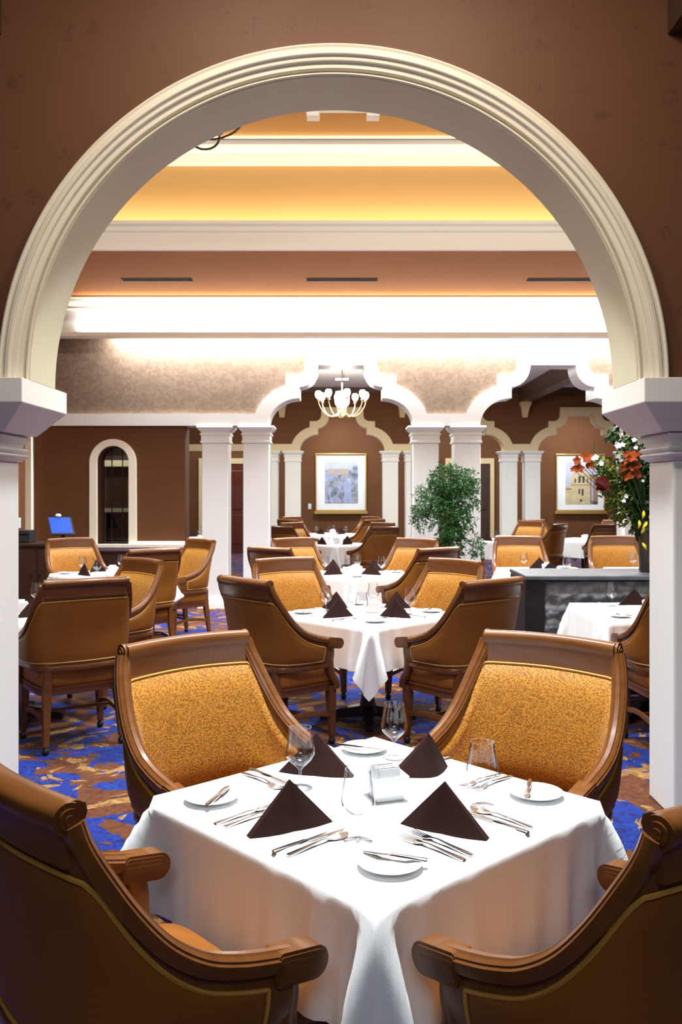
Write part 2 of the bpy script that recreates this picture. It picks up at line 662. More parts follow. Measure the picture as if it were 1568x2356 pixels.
def path_across(half, centres, z_end, x0, x1):
    p = [(x0, z_end)]
    for c in centres:
        h = half
        p += [(c - x, z) for x, z in h] + [(c + x, z) for x, z in reversed(h)]
    p.append((x1, z_end))
    return p


def column(name, label, x, y, z, half, mats, group):
    t = thing(name, label, 'column', (x, y, 0), 0, group)
    t['kind'] = 'structure'
    k = half / .18

    def lv(rows):
        return [(zz, -h * k, h * k, -h * k, h * k) for zz, h in rows]
    MB().rect_loft(lv([(z, .245), (z - .02, .25), (z - .032, .242), (z - .06, .222), (z - .085, .195), (z - .10, .188), (z - .104, .206),
                       (z - .125, .206), (z - .135, .192), (z - .205, .190), (z - .21, .200), (z - .235, .200), (z - .245, .18)])).build('capital', mats, t)
    MB().rect_loft(lv([(z - .245, .18), (.14, .18)])).build('shaft', mats, t, bevel=.008)
    MB().rect_loft(lv([(.14, .18), (.132, .21), (.075, .212), (.065, .235), (0, .238)])).build('base', mats, t)
    return t


def far_arcades():
    # first arcade
    ins, outs = half_inner(1), half_outer(1)
    cs = [0.0, 2.93, 5.86]
    pin = path_across(ins, cs, 2.525, XL, XR)
    pout = path_across(outs, cs, 2.688, XL, XR)
    struct(MB().plate(pin + pout[::-1], YA - .05, YA + .40).build('trim_3', 'white_paint'))
    struct(MB().plate(pout + [(XR, 5.8), (XL, 5.8)], YA, YA + .36).build('wall_back', 'damask_paper'))
    names = ['far left white column of the near arcade, beside the opening', 'white column at the left foot of the chandelier arch',
             'white column at the right foot of the chandelier arch, behind the weeping plant', 'white column between the weeping plant and the right arch',
             'white column behind the flower arrangement', 'white column beyond the flower arrangement']
    for x, lb in zip((-1.745, -1.175, 1.175, 1.755, 4.105, 4.685), names):
        column('column', lb, x, YA + .17, 2.525, .18, 'white_paint', 'white columns of the near arcade')
    # solid stretch on the left with the arched niche window
    wx, hw, zt, zb = -3.157, .217, 2.247, .878
    op = [(wx - hw, zb)] + [(wx + hw * math.cos(PI - PI * k / 20), zt - hw + hw * math.sin(PI * k / 20)) for k in range(21)] + [(wx + hw, zb)]
    poly = [(XL, .878), (wx - hw, zb)] + op[1:-1] + [(wx + hw, zb), (-2.165, .878), (-2.165, 2.53), (XL, 2.53)]
    w = MB().plate(poly, YA + .02, YA + .36)
    w.box(XL, -2.165, YA + .02, YA + .36, 0, .8781)
    struct(w.build('wall_niche', 'wall_brown'))
    fr = [(wx - .326, zb)] + [(wx + .326 * math.cos(PI - PI * k / 28), 2.343 - .326 + .326 * math.sin(PI * k / 28)) for k in range(29)] + [(wx + .326, zb)]
    win = MB().plate(fr + op[::-1], YA - .03, YA + .06)
    wo = win.build('window_1', 'cream_paint', bevel=.006)
    struct(wo)
    sill = MB().rect_loft([(.885, -3.53, -2.12, YA - .09, YA + .05), (.845, -3.53, -2.12, YA - .09, YA + .05), (.79, -3.36, -2.16, YA - .02, YA + .05)])
    sill.build('sill', 'cream_paint', wo)
    MB().plate(op, YA + .20, YA + .205).build('pane', 'clear_glass', wo)
    mt = MB()
    for x in (wx - .07, wx + .08):
        mt.box(x - .006, x + .006, YA + .19, YA + .21, zb, zt - .02)
    mt.box(wx - hw, wx + hw, YA + .19, YA + .21, 1.42, 1.432)
    mt.build('muntin', 'iron_dark', wo)
    struct(MB().box(-2.87, -2.165, YA - .035, YA + .02, .885, .925).build('trim_4', 'white_paint'))
    struct(MB().box(XL, -2.165, YA - .01, YA + .02, 0, .79).build('baseboard_back', 'dark_wood'))
    # the dim room behind the niche
    struct(MB().box(XL, -2.75, 15.0, 15.1, 0, 2.6).build('wall_pantry', 'dark_wood'))
    struct(MB().box(-2.78, -2.70, YA + .36, 15.0, 0, 2.6).build('wall_pantry_right', 'wall_brown'))
    struct(MB().box(XL, -2.70, YA + .36, 15.1, 2.6, 2.7).build('ceiling_pantry', 'wall_brown'))
    t = thing('shelf_unit', 'dark shelf unit with pale board seen through the arched window', 'shelf', (-3.8, 14.55, 0))
    b = MB().box(-.42, .42, -.02, .35, 0, 2.2)
    b.build('carcass', 'dark_wood', t)
    MB().box(-.40, .40, -.2, -.02, 1.28, 1.34).build('shelf', 'beige_trim', t)
    MB().box(-.40, .40, -.2, -.02, 2.02, 2.12).build('top_board', 'beige_trim', t)
    t = thing('worktop', 'grey steel counter seen low through the arched window', 'counter', (-3.55, 13.6, 0))
    MB().box(-.6, .6, -.3, .3, .86, .90).build('top', 'steel', t)
    MB().box(-.55, .55, -.25, .25, 0, .86).build('body', 'black_wood', t)
    # left and right side walls, casing in the corner
    struct(MB().box(XL - .15, XL, 4.66, YE + .2, 0, 5.8).build('wall_left', 'wall_brown'))
    struct(MB().box(XR, XR + .15, 4.66, YE + .2, 0, 5.8).build('wall_right', 'wall_brown'))
    struct(MB().box(XL, XL + .09, YA - .09, YA + .02, .80, 2.47).build('trim_5', 'cream_paint', bevel=.006))
    struct(MB().box(XL, XL + .07, 9.2, YA - .09, .86, .91).build('trim_6', 'cream_paint', bevel=.006))
    struct(MB().box(XL - .15, -4.2, 4.5, 4.66, 0, 5.8).build('wall_return_left', 'wall_brown'))
    struct(MB().box(4.2, XR + .15, 4.5, 4.66, 0, 5.8).build('wall_return_right', 'wall_brown'))
    # second arcade
    k = .96
    ins = half_inner(k)
    outs = half_outer(k)
    cs = [-2.70, .03, 2.716, 5.40]
    pin = path_across(ins, cs, 2.525, XL, XR)
    pout = path_across(outs, cs, 2.672, XL, XR)
    # the left bay is straight
    pin = [(XL, 2.525)] + [p for p in pin[1:] if p[0] > -1.3]
    pout = [(XL, 2.672)] + [p for p in pout[1:] if p[0] > -1.3]
    struct(MB().plate(pin + pout[::-1], YB - .05, YB + .35).build('trim_7', 'beige_trim'))
    struct(MB().plate(pout + [(XR, 4.02), (XL, 4.02)], YB, YB + .30).build('wall_far', 'wall_brown'))
    nm = ['slim far column at the left edge of the far middle arch', 'slim far column left of the blue framed picture', 'slim far column right of the blue framed picture',
          'slim far column behind the weeping plant', 'slim far column beside the tripod', 'slim far column left of the framed building picture', 'slim far column right of the framed building picture', 'slim far column at the far right']
    for x, lb in zip((-1.60, -1.09, 1.115, 1.63, 3.80, 4.32, 6.48, 7.0), nm):
        column('column', lb, x, YB + .15, 2.525, .172, 'shade_white', 'slim columns of the far arcade')
    for x in (-1.33, 1.38, 4.14):
        t = MB().rect_loft([(3.62, x - .12, x + .12, YB - .20, YB), (3.58, x - .12, x + .12, YB - .20, YB), (3.50, x - .085, x + .085, YB - .14, YB), (3.28, x - .055, x + .055, YB - .05, YB)])
        o = t.build('corbel', 'beige_trim')
        struct(o)
        struct(MB().box(x - .13, x + .13, YA + .36, YB, 3.62, 3.95).build('beam', 'beam_wood'))
    # end wall with doors
    struct(MB().box(XL, XR, YE, YE + .2, 0, 4.02).build('wall_end', 'wall_brown'))
    ce = MB()
    xs = np.linspace(XL, XR, 9)
    ys = np.linspace(YA + .36, YE, 7)
    for i in range(8):
        for j in range(6):
            ce.box(xs[i] + .008, xs[i + 1] - .008, ys[j] + .008, ys[j + 1] - .008, 3.95, 4.0)
    ce.box(XL, XR, YA + .36, YE, 3.99, 4.06)
    struct(ce.build('ceiling_far', 'ceiling_grey'))
    struct(MB().box(XL, XR, YB - .10, YB, 3.83, 3.95).build('trim_8', 'beam_wood'))
    for i, (xa, xb, m_) in enumerate(((-3.58, -2.26, 'door_red'), (2.80, 3.86, 'dark_wood'))):
        zt = 2.33
        d = MB().box(xa, xb, YE - .05, YE, 0, zt)
        o = d.build('door_%d' % (i + 1), m_)
        struct(o)
        pn = MB()
        mid = (xa + xb) / 2
        for a, b in ((xa + .08, mid - .05), (mid + .05, xb - .08)):
            for z0, z1 in ((.25, 1.0), (1.15, 2.15)):
                pn.box(a, b, YE - .065, YE - .05, z0, z1)
        pn.build('panel', m_, o, bevel=.008)
        MB().lathe([(.0, 0), (.03, 0), (.035, .02), (.0, .05)], (0, 0, 0), 12).build('knob', 'brass', o).location = (mid - .06, YE - .09, 1.05)
        fr = MB().box(xa - .10, xa, YE - .07, YE, 0, zt + .14).box(xb, xb + .10, YE - .07, YE, 0, zt + .14).box(xa, xb, YE - .07, YE, zt, zt + .14)
        fr.build('casing', 'beige_trim', o)


def ceilings():
    xl, xr = XL, XR
    yb = YA
    # cornice lit fascia at the back wall
    f0 = 11.75
    m = MB().box(xl, xr, f0, f0 + .05, 3.665, 4.18)
    struct(m.build('trim_9', 'white_paint'))
    lip = MB().box(xl, xr, f0 - .16, f0 + .05, 3.648, 3.666).box(xl, xr, f0 - .16, f0 - .145, 3.666, 3.70)
    struct(lip.build('trim_10', 'cream_paint'))
    cr = MB()
    prof = [(0, 4.18), (-.16, 4.18), (-.16, 4.155), (-.14, 4.145), (-.12, 4.11), (-.07, 4.08), (-.05, 4.06), (-.05, 4.03), (0, 4.02)]
    cr.rings([[(x, f0 + a, z) for a, z in prof] for x in (xl, xr)])
    struct(cr.build('trim_11', 'cream_paint'))
    # soffit, first cove, riser, second cove, tray ceiling
    struct(MB().box(xl, xr, 9.45, yb, 4.18, 4.24).build('ceiling_soffit', 'soffit_brown'))
    fs = MB()
    prof = [(0, 4.178), (0, 4.36), (-.02, 4.38), (-.03, 4.42), (-.06, 4.44), (-.06, 4.475), (.04, 4.475), (.04, 4.178)]
    fs.rings([[(x, 9.41 + a, z) for a, z in prof] for x in (xl, xr)])
    struct(fs.build('trim_12', 'ivory_paint'))
    struct(MB().box(xl, xr, 9.78, 9.86, 4.24, 5.5).build('wall_riser', 'riser_ochre'))
    c2 = MB()
    prof = [(0, 5.205), (-.10, 5.205), (-.11, 5.24), (-.13, 5.30), (-.20, 5.345), (-.22, 5.36), (-.22, 5.40), (-.20, 5.40), (0, 5.40)]
    c2.rings([[(x, 9.78 + a, z) for a, z in prof] for x in (xl, xr)])
    struct(c2.build('trim_13', 'ivory_paint'))
    struct(MB().box(xl, xr, 4.66, 9.86, 5.46, 5.56).build('ceiling_tray', 'ceiling_ochre'))
    # slots in the soffit
    for i, (a, b) in enumerate(((-2.64, -1.80), (-.415, .44), (2.25, 3.10))):
        t = thing('air_vent', ('left', 'middle', 'right')[i] + 'most black slot vent in the brown soffit' if i != 1 else 'middle black slot vent in the brown soffit above the arches',
                  'vent', ((a + b) / 2, 10.72, 4.18), 0, 'slot vents in the soffit')
        w = (b - a) / 2
        MB().box(-w, w, -.065, .065, -.006, .0).build('slot', 'slot_black', t)
        MB().box(-w, w, -.070, -.065, -.007, 0).box(-w, w, .065, .070, -.007, 0).build('vent_frame', 'black_wood', t)
    # strip lights
    def strip(name, label, y, z, mt='led_glow'):
        t = thing(name, label, 'light', (1.5, y, z), 0, 'cove strip lights')
        MB().box(-5.85, 5.85, -.012, .012, 0, .012).build('diffuser', mt, t)
        MB().box(-5.85, 5.85, -.018, .018, -.012, 0).build('channel', 'steel', t)
    strip('strip_light', 'glowing light strip along the top of the upper cove moulding', 9.55, 5.412)
    # white bracket under the tray ceiling
    t = thing('ceiling_bracket', 'white bracket with two square feet under the ochre ceiling', 'bracket', (.02, 8.6, 5.46))
    MB().box(-.36, .36, -.08, .08, -.14, 0).build('plate', 'white_paint', t, bevel=.005)
    for s in (-1, 1):
        MB().box(s * .29 - .062, s * .29 + .062, -.07, .07, -.225, -.14).build('foot', 'white_paint', t, bevel=.005)


front_room()
far_arcades()
ceilings()


# ------------------------------------------------------------------ the armchair
def make_chair():
    root = thing('dining_chair', 'x', 'chair')
    #   top (x, y, z)          bottom (x, y)
    rows = [(.312, .170, .667, .296, .150), (.315, .09, .684, .297, .08), (.316, .02, .704, .296, .02), (.314, -.05, .732, .293, -.05),
            (.308, -.12, .782, .287, -.11), (.298, -.18, .852, .268, -.165), (.283, -.228, .930, .240, -.20), (.270, -.258, .975, .212, -.218),
            (.250, -.272, .985, .185, -.228), (.17, -.290, .988, .12, -.242), (.09, -.302, .990, .06, -.249), (0, -.306, .991, 0, -.251)]
    half = spline(rows, 45)
    full = half + [(-a, b, c, -d, e) for a, b, c, d, e in half[-2::-1]]
    NU = len(full)
    NV = 15
    ZB = .525

    def S(u, v):
        """u in 0..1 across the shell, v in 0..1 up"""
        f = u * (NU - 1)
        i = min(int(f), NU - 2)
        t = f - i
        a = [full[i][k] * (1 - t) + full[i + 1][k] * t for k in range(5)]
        hgt = a[2] - ZB
        w = v ** 1.15
        lean = .018 * math.sin(PI * v) * sm((hgt - .2) / .25)      # a slight hollow for the back
        bow = .012 * math.sin(PI * v)
        x = a[3] + (a[0] - a[3]) * v + math.copysign(bow, a[0]) * (abs(a[0]) / .3)
        return Vector((x, a[4] + (a[1] - a[4]) * w + lean, ZB + hgt * v)), hgt

    def nrm(u, v):
        e = .004
        du = S(min(u + e, 1), v)[0] - S(max(u - e, 0), v)[0]
        dv = S(u, min(v + .02, 1))[0] - S(u, max(v - .02, 0))[0]
        n = du.cross(dv)
        n.normalize()
        p = S(u, v)[0]
        if n.dot(Vector((p.x, p.y - .05, 0))) < 0:
            n = -n
        return n                                                    # outward

    def sheet(u0, u1, bot, top, off, nu=84, nv=NV):
        """bot/top: metres kept free below and above; off(uu, vv) outward offset"""
        g = []
        for i in range(nu + 1):
            u = u0 + (u1 - u0) * i / nu
            h = S(u, .5)[1]
            va, vb = bot / h, 1 - top / h
            g.append([S(u, va + (vb - va) * j / nv)[0] + nrm(u, va + (vb - va) * j / nv) * off(i / nu, j / nv) for j in range(nv + 1)])
        return g

    def slab(o_in, o_out):
        m = MB()
        n, k = len(o_in), len(o_in[0])
        m.grid(o_in)
        m.grid(o_out, flip=True)
        a, b = [], []
        for g, l in ((o_in, a), (o_out, b)):
            l += [g[i][0] for i in range(n)] + [g[n - 1][j] for j in range(1, k)] + [g[i][k - 1] for i in range(n - 2, -1, -1)] + [g[0][j] for j in range(k - 2, 0, -1)]
        m.rings([a, b], cap0=False, cap1=False)
        return m

    # wooden shell
    slab(sheet(0, 1, 0, 0, lambda a, b: -.010), sheet(0, 1, 0, 0, lambda a, b: .010)).build('shell', 'chair_wood', root, smooth=True, angle=50)
    # outer leather and inner fabric panels, each in its wooden border
    puff = lambda a, b: min(1, 6 * min(a, 1 - a) * 1.6, 5 * min(b, 1 - b))
    UA = .040
    out = sheet(UA, 1 - UA, .035, .045, lambda a, b: .012 + .009 * math.sqrt(max(0, puff(a, b))))
    slab(sheet(UA, 1 - UA, .035, .045, lambda a, b: .006), out).build('outer_panel', 'chair_leather', root, smooth=True, angle=60)
    inn = sheet(UA, 1 - UA, .0, .035, lambda a, b: -.012 - .026 * math.sqrt(max(0, puff(a, b))))
    slab(sheet(UA, 1 - UA, .0, .035, lambda a, b: -.006), inn).build('back_cushion', 'gold_fabric', root, smooth=True, angle=60)
    # gold piping round both panels
    pm = MB()
    for bot, top, off in ((.033, .043, .013), (-.0, .033, -.014)):
        e = sheet(UA, 1 - UA, bot, top, lambda a, b: off, 84, 8)
        edge = [g[-1] for g in e]
        pm.tube(edge, .0052, 6)
        pm.tube(e[0], .0052, 6)
        pm.tube(e[-1], .0052, 6)
        if off > 0:
            pm.tube([g[0] for g in e], .0048, 6)
    pm.build('piping', 'piping_gold', root, smooth=True)
    # bottom rail of the shell
    pts = [S(i / 80, 0)[0] - Vector((0, 0, .004)) for i in range(81)]
    MB().tube(pts, 1, 12, sq=(.015, .019)).build('shell_rail', 'chair_wood', root, smooth=True, angle=60)
    # moulded side frames: fluted moulding from the arm tip up to the head rail
    side = [(.312, .170, .676), (.315, .09, .694), (.317, .02, .714), (.315, -.05, .742), (.309, -.12, .792), (.299, -.18, .862), (.284, -.232, .943), (.270, -.262, 1.0), (.260, -.274, 1.04)]
    prof = [(-.024, -.022), (.024, -.022), (.027, -.012), (.027, .002), (.022, .006), (.022, .010), (.014, .016), (.011, .014), (.007, .019), (-.007, .019), (-.011, .014), (-.014, .016), (-.022, .010), (-.022, .006), (-.027, .002), (-.027, -.012)]
    pth = spline(side, 44)
    for s in (-1, 1):
        pts = [Vector((s * a, b, c)) for a, b, c in pth]
        fr = []
        for i, p in enumerate(pts):
            t = (pts[min(i + 1, 43)] - pts[max(i - 1, 0)]).normalized()
            A = Vector((1, 0, 0)) - t * t.x
            A.normalize()
            B = t.cross(A)
            if B.dot(Vector((0, .5, 1))) < 0:
                B = -B
            fr.append((p, A, B))
        arm = MB().sweep(fr, prof).build('arm_rail', 'chair_wood', root, smooth=True, angle=45)
        # carved hand at the tip
        def stad(c0, c1, r, x0, x1):
            ring = []
            d = Vector((0, c1[0] - c0[0], c1[1] - c0[1])).normalized()
            n = Vector((0, -d.z, d.y))
            for k in range(13):
                a = -PI / 2 + PI * k / 12
                ring.append(Vector((0, *c1)) + d * (r * math.cos(a)) + n * (r * math.sin(a)))
            for k in range(9):
                a = PI / 2 + PI * k / 8
                ring.append(Vector((0, *c0)) + d * (r * .35 * math.cos(a)) + n * (r * math.sin(a)))
            return [[p + Vector((x, 0, 0)) for p in ring] for x in (x0, x1)]
        hm = MB()
        c0, c1 = (.125, .668), (.214, .655)
        for r, w in ((.034, .026), (.027, .0295), (.024, .028), (.018, .031), (.014, .0295), (.008, .032)):
            hm.rings(stad(c0, c1, r, s * .312 - w, s * .312 + w))
        hm.build('arm_scroll', 'chair_wood', arm, smooth=True, angle=35)
        # post from the hand down to the seat frame
        ps = spline([(.308, .150, .668), (.303, .160, .60), (.295, .160, .54), (.284, .182, .46), (.277, .224, .40), (.272, .232, .36)], 22)
        MB().tube([(s * a, b, c) for a, b, c in ps], 1, 12, sq=(.022, .026)).build('arm_post', 'chair_wood', root, smooth=True, angle=60)
    # head rail: flat board with a roll along the top and a volute at each end
    back = [(x, y, z) for x, y, z, _, _ in full if z > .974]
    bx = np.linspace(-.256, .256, 33)
    yb = lambda x: -.308 + .032 * (abs(x) / .256) ** 2
    prof = [(.020, .962), (.022, 1.030), (.030, 1.055), (.026, 1.070), (.010, 1.078), (-.010, 1.078), (-.028, 1.070), (-.038, 1.056), (-.036, 1.040), (-.026, 1.030), (-.018, 1.026), (-.014, 1.018), (-.014, .962)]
    fr = [(Vector((x, yb(x), .004 * (1 - (x / .256) ** 2))), Vector((0, 1, 0)), Vector((0, 0, 1))) for x in bx]
    hr = MB().sweep(fr, prof).build('head_rail', 'chair_wood', root, smooth=True, angle=50)
    for s in (-1, 1):
        vm = MB()
        for r, a, b in ((.030, .250, .266), (.020, .260, .271), (.010, .265, .275)):
            c = Vector((0, yb(.256) - .010, 1.050))
            vm.rings([[c + Vector((s * x, r * math.cos(2 * PI * k / 18), r * math.sin(2 * PI * k / 18))) for k in range(18)] for x in (a, b)])
        vm.build('volute', 'chair_wood', hr, smooth=True, angle=50)
    # seat
    def outline(k, yf, yr, n=48):
        ring = []
        for i in range(n):
            a = 2 * PI * i / n
            c, s_ = math.cos(a), math.sin(a)
            x = math.copysign(abs(c) ** .30, c)
            y = math.copysign(abs(s_) ** .30, s_)
            wd = .270 + .006 * y
            ring.append((x * wd * k, (yf * y if y > 0 else -yr * y) * k, 0))
        return ring
    sm_ = MB()
    lv = [(.402, .965), (.410, .995), (.432, 1.012), (.480, 1.010), (.508, .985), (.532, .91), (.550, .72), (.562, .40), (.564, .08)]
    sm_.rings([[(x, y, z) for x, y, _ in outline(k, .254, -.205)] for z, k in lv])
    sm_.build('seat', 'seat_leather', root, smooth=True, angle=60)
    ap = MB()
    ap.rings([[(x, y, z) for x, y, _ in outline(k, .252, -.21)] for z, k in ((.350, .985), (.352, 1.0), (.385, 1.0), (.392, 1.02), (.402, 1.02), (.404, .98))])
    ap.build('seat_frame', 'chair_wood', root, smooth=True, angle=50)
    # legs, casters, stretchers
    for s in (-1, 1):
        l = MB()
        l.rings([[(s * x + a * w, y + b * w, z) for a, b in ((-1, -1), (1, -1), (1, 1), (-1, 1))] for x, y, z, w in
                 ((.250, .212, .38, .026), (.250, .213, .30, .026), (.256, .216, .05, .017), (.256, .216, .045, .013))])
        lg = l.build('leg', 'chair_wood', root, bevel=.004)
        l = MB()
        l.rings([[(s * x + a * w, y + b * w, z) for a, b in ((-1, -1), (1, -1), (1, 1), (-1, 1))] for x, y, z, w in
                 ((.215, -.212, .535, .020), (.220, -.204, .44, .024), (.224, -.204, .36, .026), (.240, -.240, .05, .017), (.240, -.241, .045, .013))])
        lr = l.build('leg', 'chair_wood', root, bevel=.004)
        for lgx, (x, y) in ((lg, (.256, .216)), (lr, (.240, -.241))):
            MB().lathe([(.004, 0), (.016, .003), (.022, .013), (.022, .027), (.016, .038), (.009, .05)], (s * x, y, 0), 14, cap=True).build('caster', 'caster_black', lgx, smooth=True)
        st = spline([(.236, -.225, .19), (.246, -.07, .215), (.250, .07, .215), (.254, .205, .19)], 12)
        MB().tube([(s * a, b, c) for a, b, c in st], 1, 8, sq=(.010, .017)).build('stretcher', 'chair_wood', root, smooth=True, angle=60)
    MB().tube([(-.248, 0, .212), (0, 0, .212), (.248, 0, .212)], 1, 8, sq=(.017, .010)).build('stretcher', 'chair_wood', root, smooth=True, angle=60)
    return root


CHAIR = make_chair()
CHAIR_USED = [False]


def place_chair(x, y, fx, fy, label, group):
    rz = math.atan2(-fx, fy)
    if not CHAIR_USED[0]:
        CHAIR_USED[0] = True
        c = CHAIR
        c.location = (x, y, 0)
        c.rotation_euler = (0, 0, rz)
        c['label'] = label
        c['group'] = group
    else:
        c = dup(CHAIR, label, (x, y, 0), rz, group)
    return c


# ------------------------------------------------------------------ tables and cloths
TH = .457                                         # half side of a table top
ZT = .7565                                        # upper face of a laid cloth


def drape(seed, over=.285, N=55, steps=170):
    """a square cloth let fall over the table top: small cloth simulation"""
    rng = np.random.default_rng(seed)
    Sz = 2 * (TH + over)
    g = np.linspace(-Sz / 2, Sz / 2, N)
    X, Y = np.meshgrid(g, g, indexing='ij')
    p = np.stack([X, Y, np.full_like(X, ZT)], -1)
    p[..., 2] += rng.normal(0, .0006, X.shape)
    pin = (np.abs(X) < TH - .03) & (np.abs(Y) < TH - .03)
    p0 = p.copy()
    p0[..., 2] = ZT
    prev = p.copy()
    L = g[1] - g[0]
    w = np.where(pin, 0., 1.)[..., None]
    a = TH + .004

    def con(A, B, rest, k):
        pa, pb = p[A], p[B]
        d = pb - pa
        ln = np.linalg.norm(d, axis=-1, keepdims=True) + 1e-9
        wa, wb = w[A], w[B]
        ws = wa + wb + 1e-9
        c = d * ((ln - rest) / ln) * k / ws
        p[A] = pa + wa * c
        p[B] = pb - wb * c
    s_ = slice
    sets = []
    for st in (0, 1):
        e = (N - 1 - st) // 2 * 2 + st
        sets.append(((s_(st, e, 2), s_(None)), (s_(st + 1, e + 1, 2), s_(None)), L, 1.))
        sets.append(((s_(None), s_(st, e, 2)), (s_(None), s_(st + 1, e + 1, 2)), L, 1.))
    for st in (0, 1):
        e = (N - 1 - st) // 2 * 2 + st
        sets.append(((s_(st, e, 2), s_(0, -1)), (s_(st + 1, e + 1, 2), s_(1, None)), L * 2 ** .5, .25))
        sets.append(((s_(st + 1, e + 1, 2), s_(0, -1)), (s_(st, e, 2), s_(1, None)), L * 2 ** .5, .25))
    for st in range(4):
        n_ = (N - 2 - st + 1) // 4
        ia = np.array([i for i in range(st, N - 2, 4)])
        sets.append(((ia, s_(None)), (ia + 2, s_(None)), 2 * L, .10))
        sets.append(((s_(None), ia), (s_(None), ia + 2), 2 * L, .10))
    for it in range(steps):
        v = (p - prev) * .955
        prev = p.copy()
        p = p + v * w
        p[..., 2] -= (.0020 * w[..., 0])
        for _ in range(14):
            for A, B, r, k in sets:
                con(A, B, r, k)
            ax, ay, z = np.abs(p[..., 0]), np.abs(p[..., 1]), p[..., 2]
            ins = (ax < a) & (ay < a) & (z < ZT)
            up = ins & ((ZT - z) < np.minimum(a - ax, a - ay) + .004)
            p[..., 2] = np.where(up, ZT, p[..., 2])
            side = ins & ~up
            px = side & (ax >= ay)
            py = side & (ax < ay)
            p[..., 0] = np.where(px, np.sign(p[..., 0]) * a, p[..., 0])
            p[..., 1] = np.where(py, np.sign(p[..., 1]) * a, p[..., 1])
            low = p[..., 2] < ZT - .03                          # chair seats keep the middle of each side from billowing out
            lim = TH + .030
            p[..., 0] = np.where(low & (np.abs(p[..., 1]) < .37), np.clip(p[..., 0], -lim, lim), p[..., 0])
            p[..., 1] = np.where(low & (np.abs(p[..., 0]) < .37), np.clip(p[..., 1], -lim, lim), p[..., 1])
            p = np.where(pin[..., None], p0, p)
    return p


def cloth_mesh(seed):
    p = drape(seed)
    n = p.shape[0]
    m = MB()
    m.grid([[tuple(p[i, j]) for j in range(n)] for i in range(n)])
    me = m.mesh('tablecloth', 'cloth_white')
    for f in me.polygons:
        f.use_smooth = True
    return me


T1 = (.095, 2.49)
R1_ = PI / 4 - math.radians(2)
FRONT = ((-.436, 1.925, .744, .667), (.567, 1.865, -.603, .794), (-.385, 3.085, .66, -.75), (.608, 3.095, -.608, -.794))
CLOTHS = [cloth_mesh(3), cloth_mesh(11)]


def make_table():
    t = thing('dining_table', 'x', 'table', group='square tables under white cloths')
    MB().box(-TH + .022, TH - .022, -TH + .022, TH - .022, .715, .750).build('tabletop', 'table_dark', t, bevel=.012)
    MB().lathe([(.0, .06), (.10, .06), (.06, .10), (.045, .16), (.042, .60), (.06, .68), (.16, .718), (0, .718)], n=20).build('pedestal', 'table_dark', t, smooth=True)
    b = MB()
    for k in range(4):
        a = PI / 2 * k + PI / 4
        d, n = Vector((math.cos(a), math.sin(a), 0)), Vector((-math.sin(a), math.cos(a), 0))
        b.rings([[d * r + n * w + Vector((0, 0, z1)), d * r - n * w + Vector((0, 0, z1)), d * r - n * w + Vector((0, 0, z0)), d * r + n * w + Vector((0, 0, z0))]
                 for r, w, z0, z1 in ((.02, .035, .03, .11), (.2, .03, .015, .08), (.34, .025, 0, .04))])
    b.build('foot', 'table_dark', t)
    return t


TABLE = make_table()
TABLE_USED = [False]


def place_table(x, y, rz, where, i=0):
    lb = 'square pedestal table hidden under the white cloth, ' + where
    if not TABLE_USED[0]:
        TABLE_USED[0] = True
        TABLE.location = (x, y, 0)
        TABLE.rotation_euler = (0, 0, rz)
        TABLE['label'] = lb
    else:
        dup(TABLE, lb, (x, y, 0), rz)
    o = bpy.data.objects.new('tablecloth', CLOTHS[i % 2])
    COL.objects.link(o)
    o.location = (x, y, 0)
    o.rotation_euler = (0, 0, rz + (PI / 2) * (i // 2))
    tag(o, 'white tablecloth falling in corner folds, ' + where, 'tablecloth', 'white tablecloths')


# ------------------------------------------------------------------ tableware prototypes
def proto(o):
    """keep a prototype's tree; the first placing uses it itself"""
    return [o, False]


def put(pr, label, loc, rz, group, cat=None):
    if not pr[1]:
        pr[1] = True
        o = pr[0]
        o.location = loc
        o.rotation_euler = (0, 0, rz)
        o['label'] = label
        o['group'] = group
        return o
    return dup(pr[0], label, loc, rz, group)


def plate():
    m = MB()
    m.lathe([(0, .004), (.040, .004), (.046, .007), (.071, .0125), (.0755, .015), (.0765, .0165), (.074, .0175), (.068, .0155), (.045, .0105), (.038, .0085), (0, .0080)], n=40)
    m.lathe([(.036, .004), (.036, 0), (.040, 0), (.041, .004)], n=32)
    return tag(m.build('bread_plate', 'porcelain', smooth=True, angle=60), 'x', 'plate')


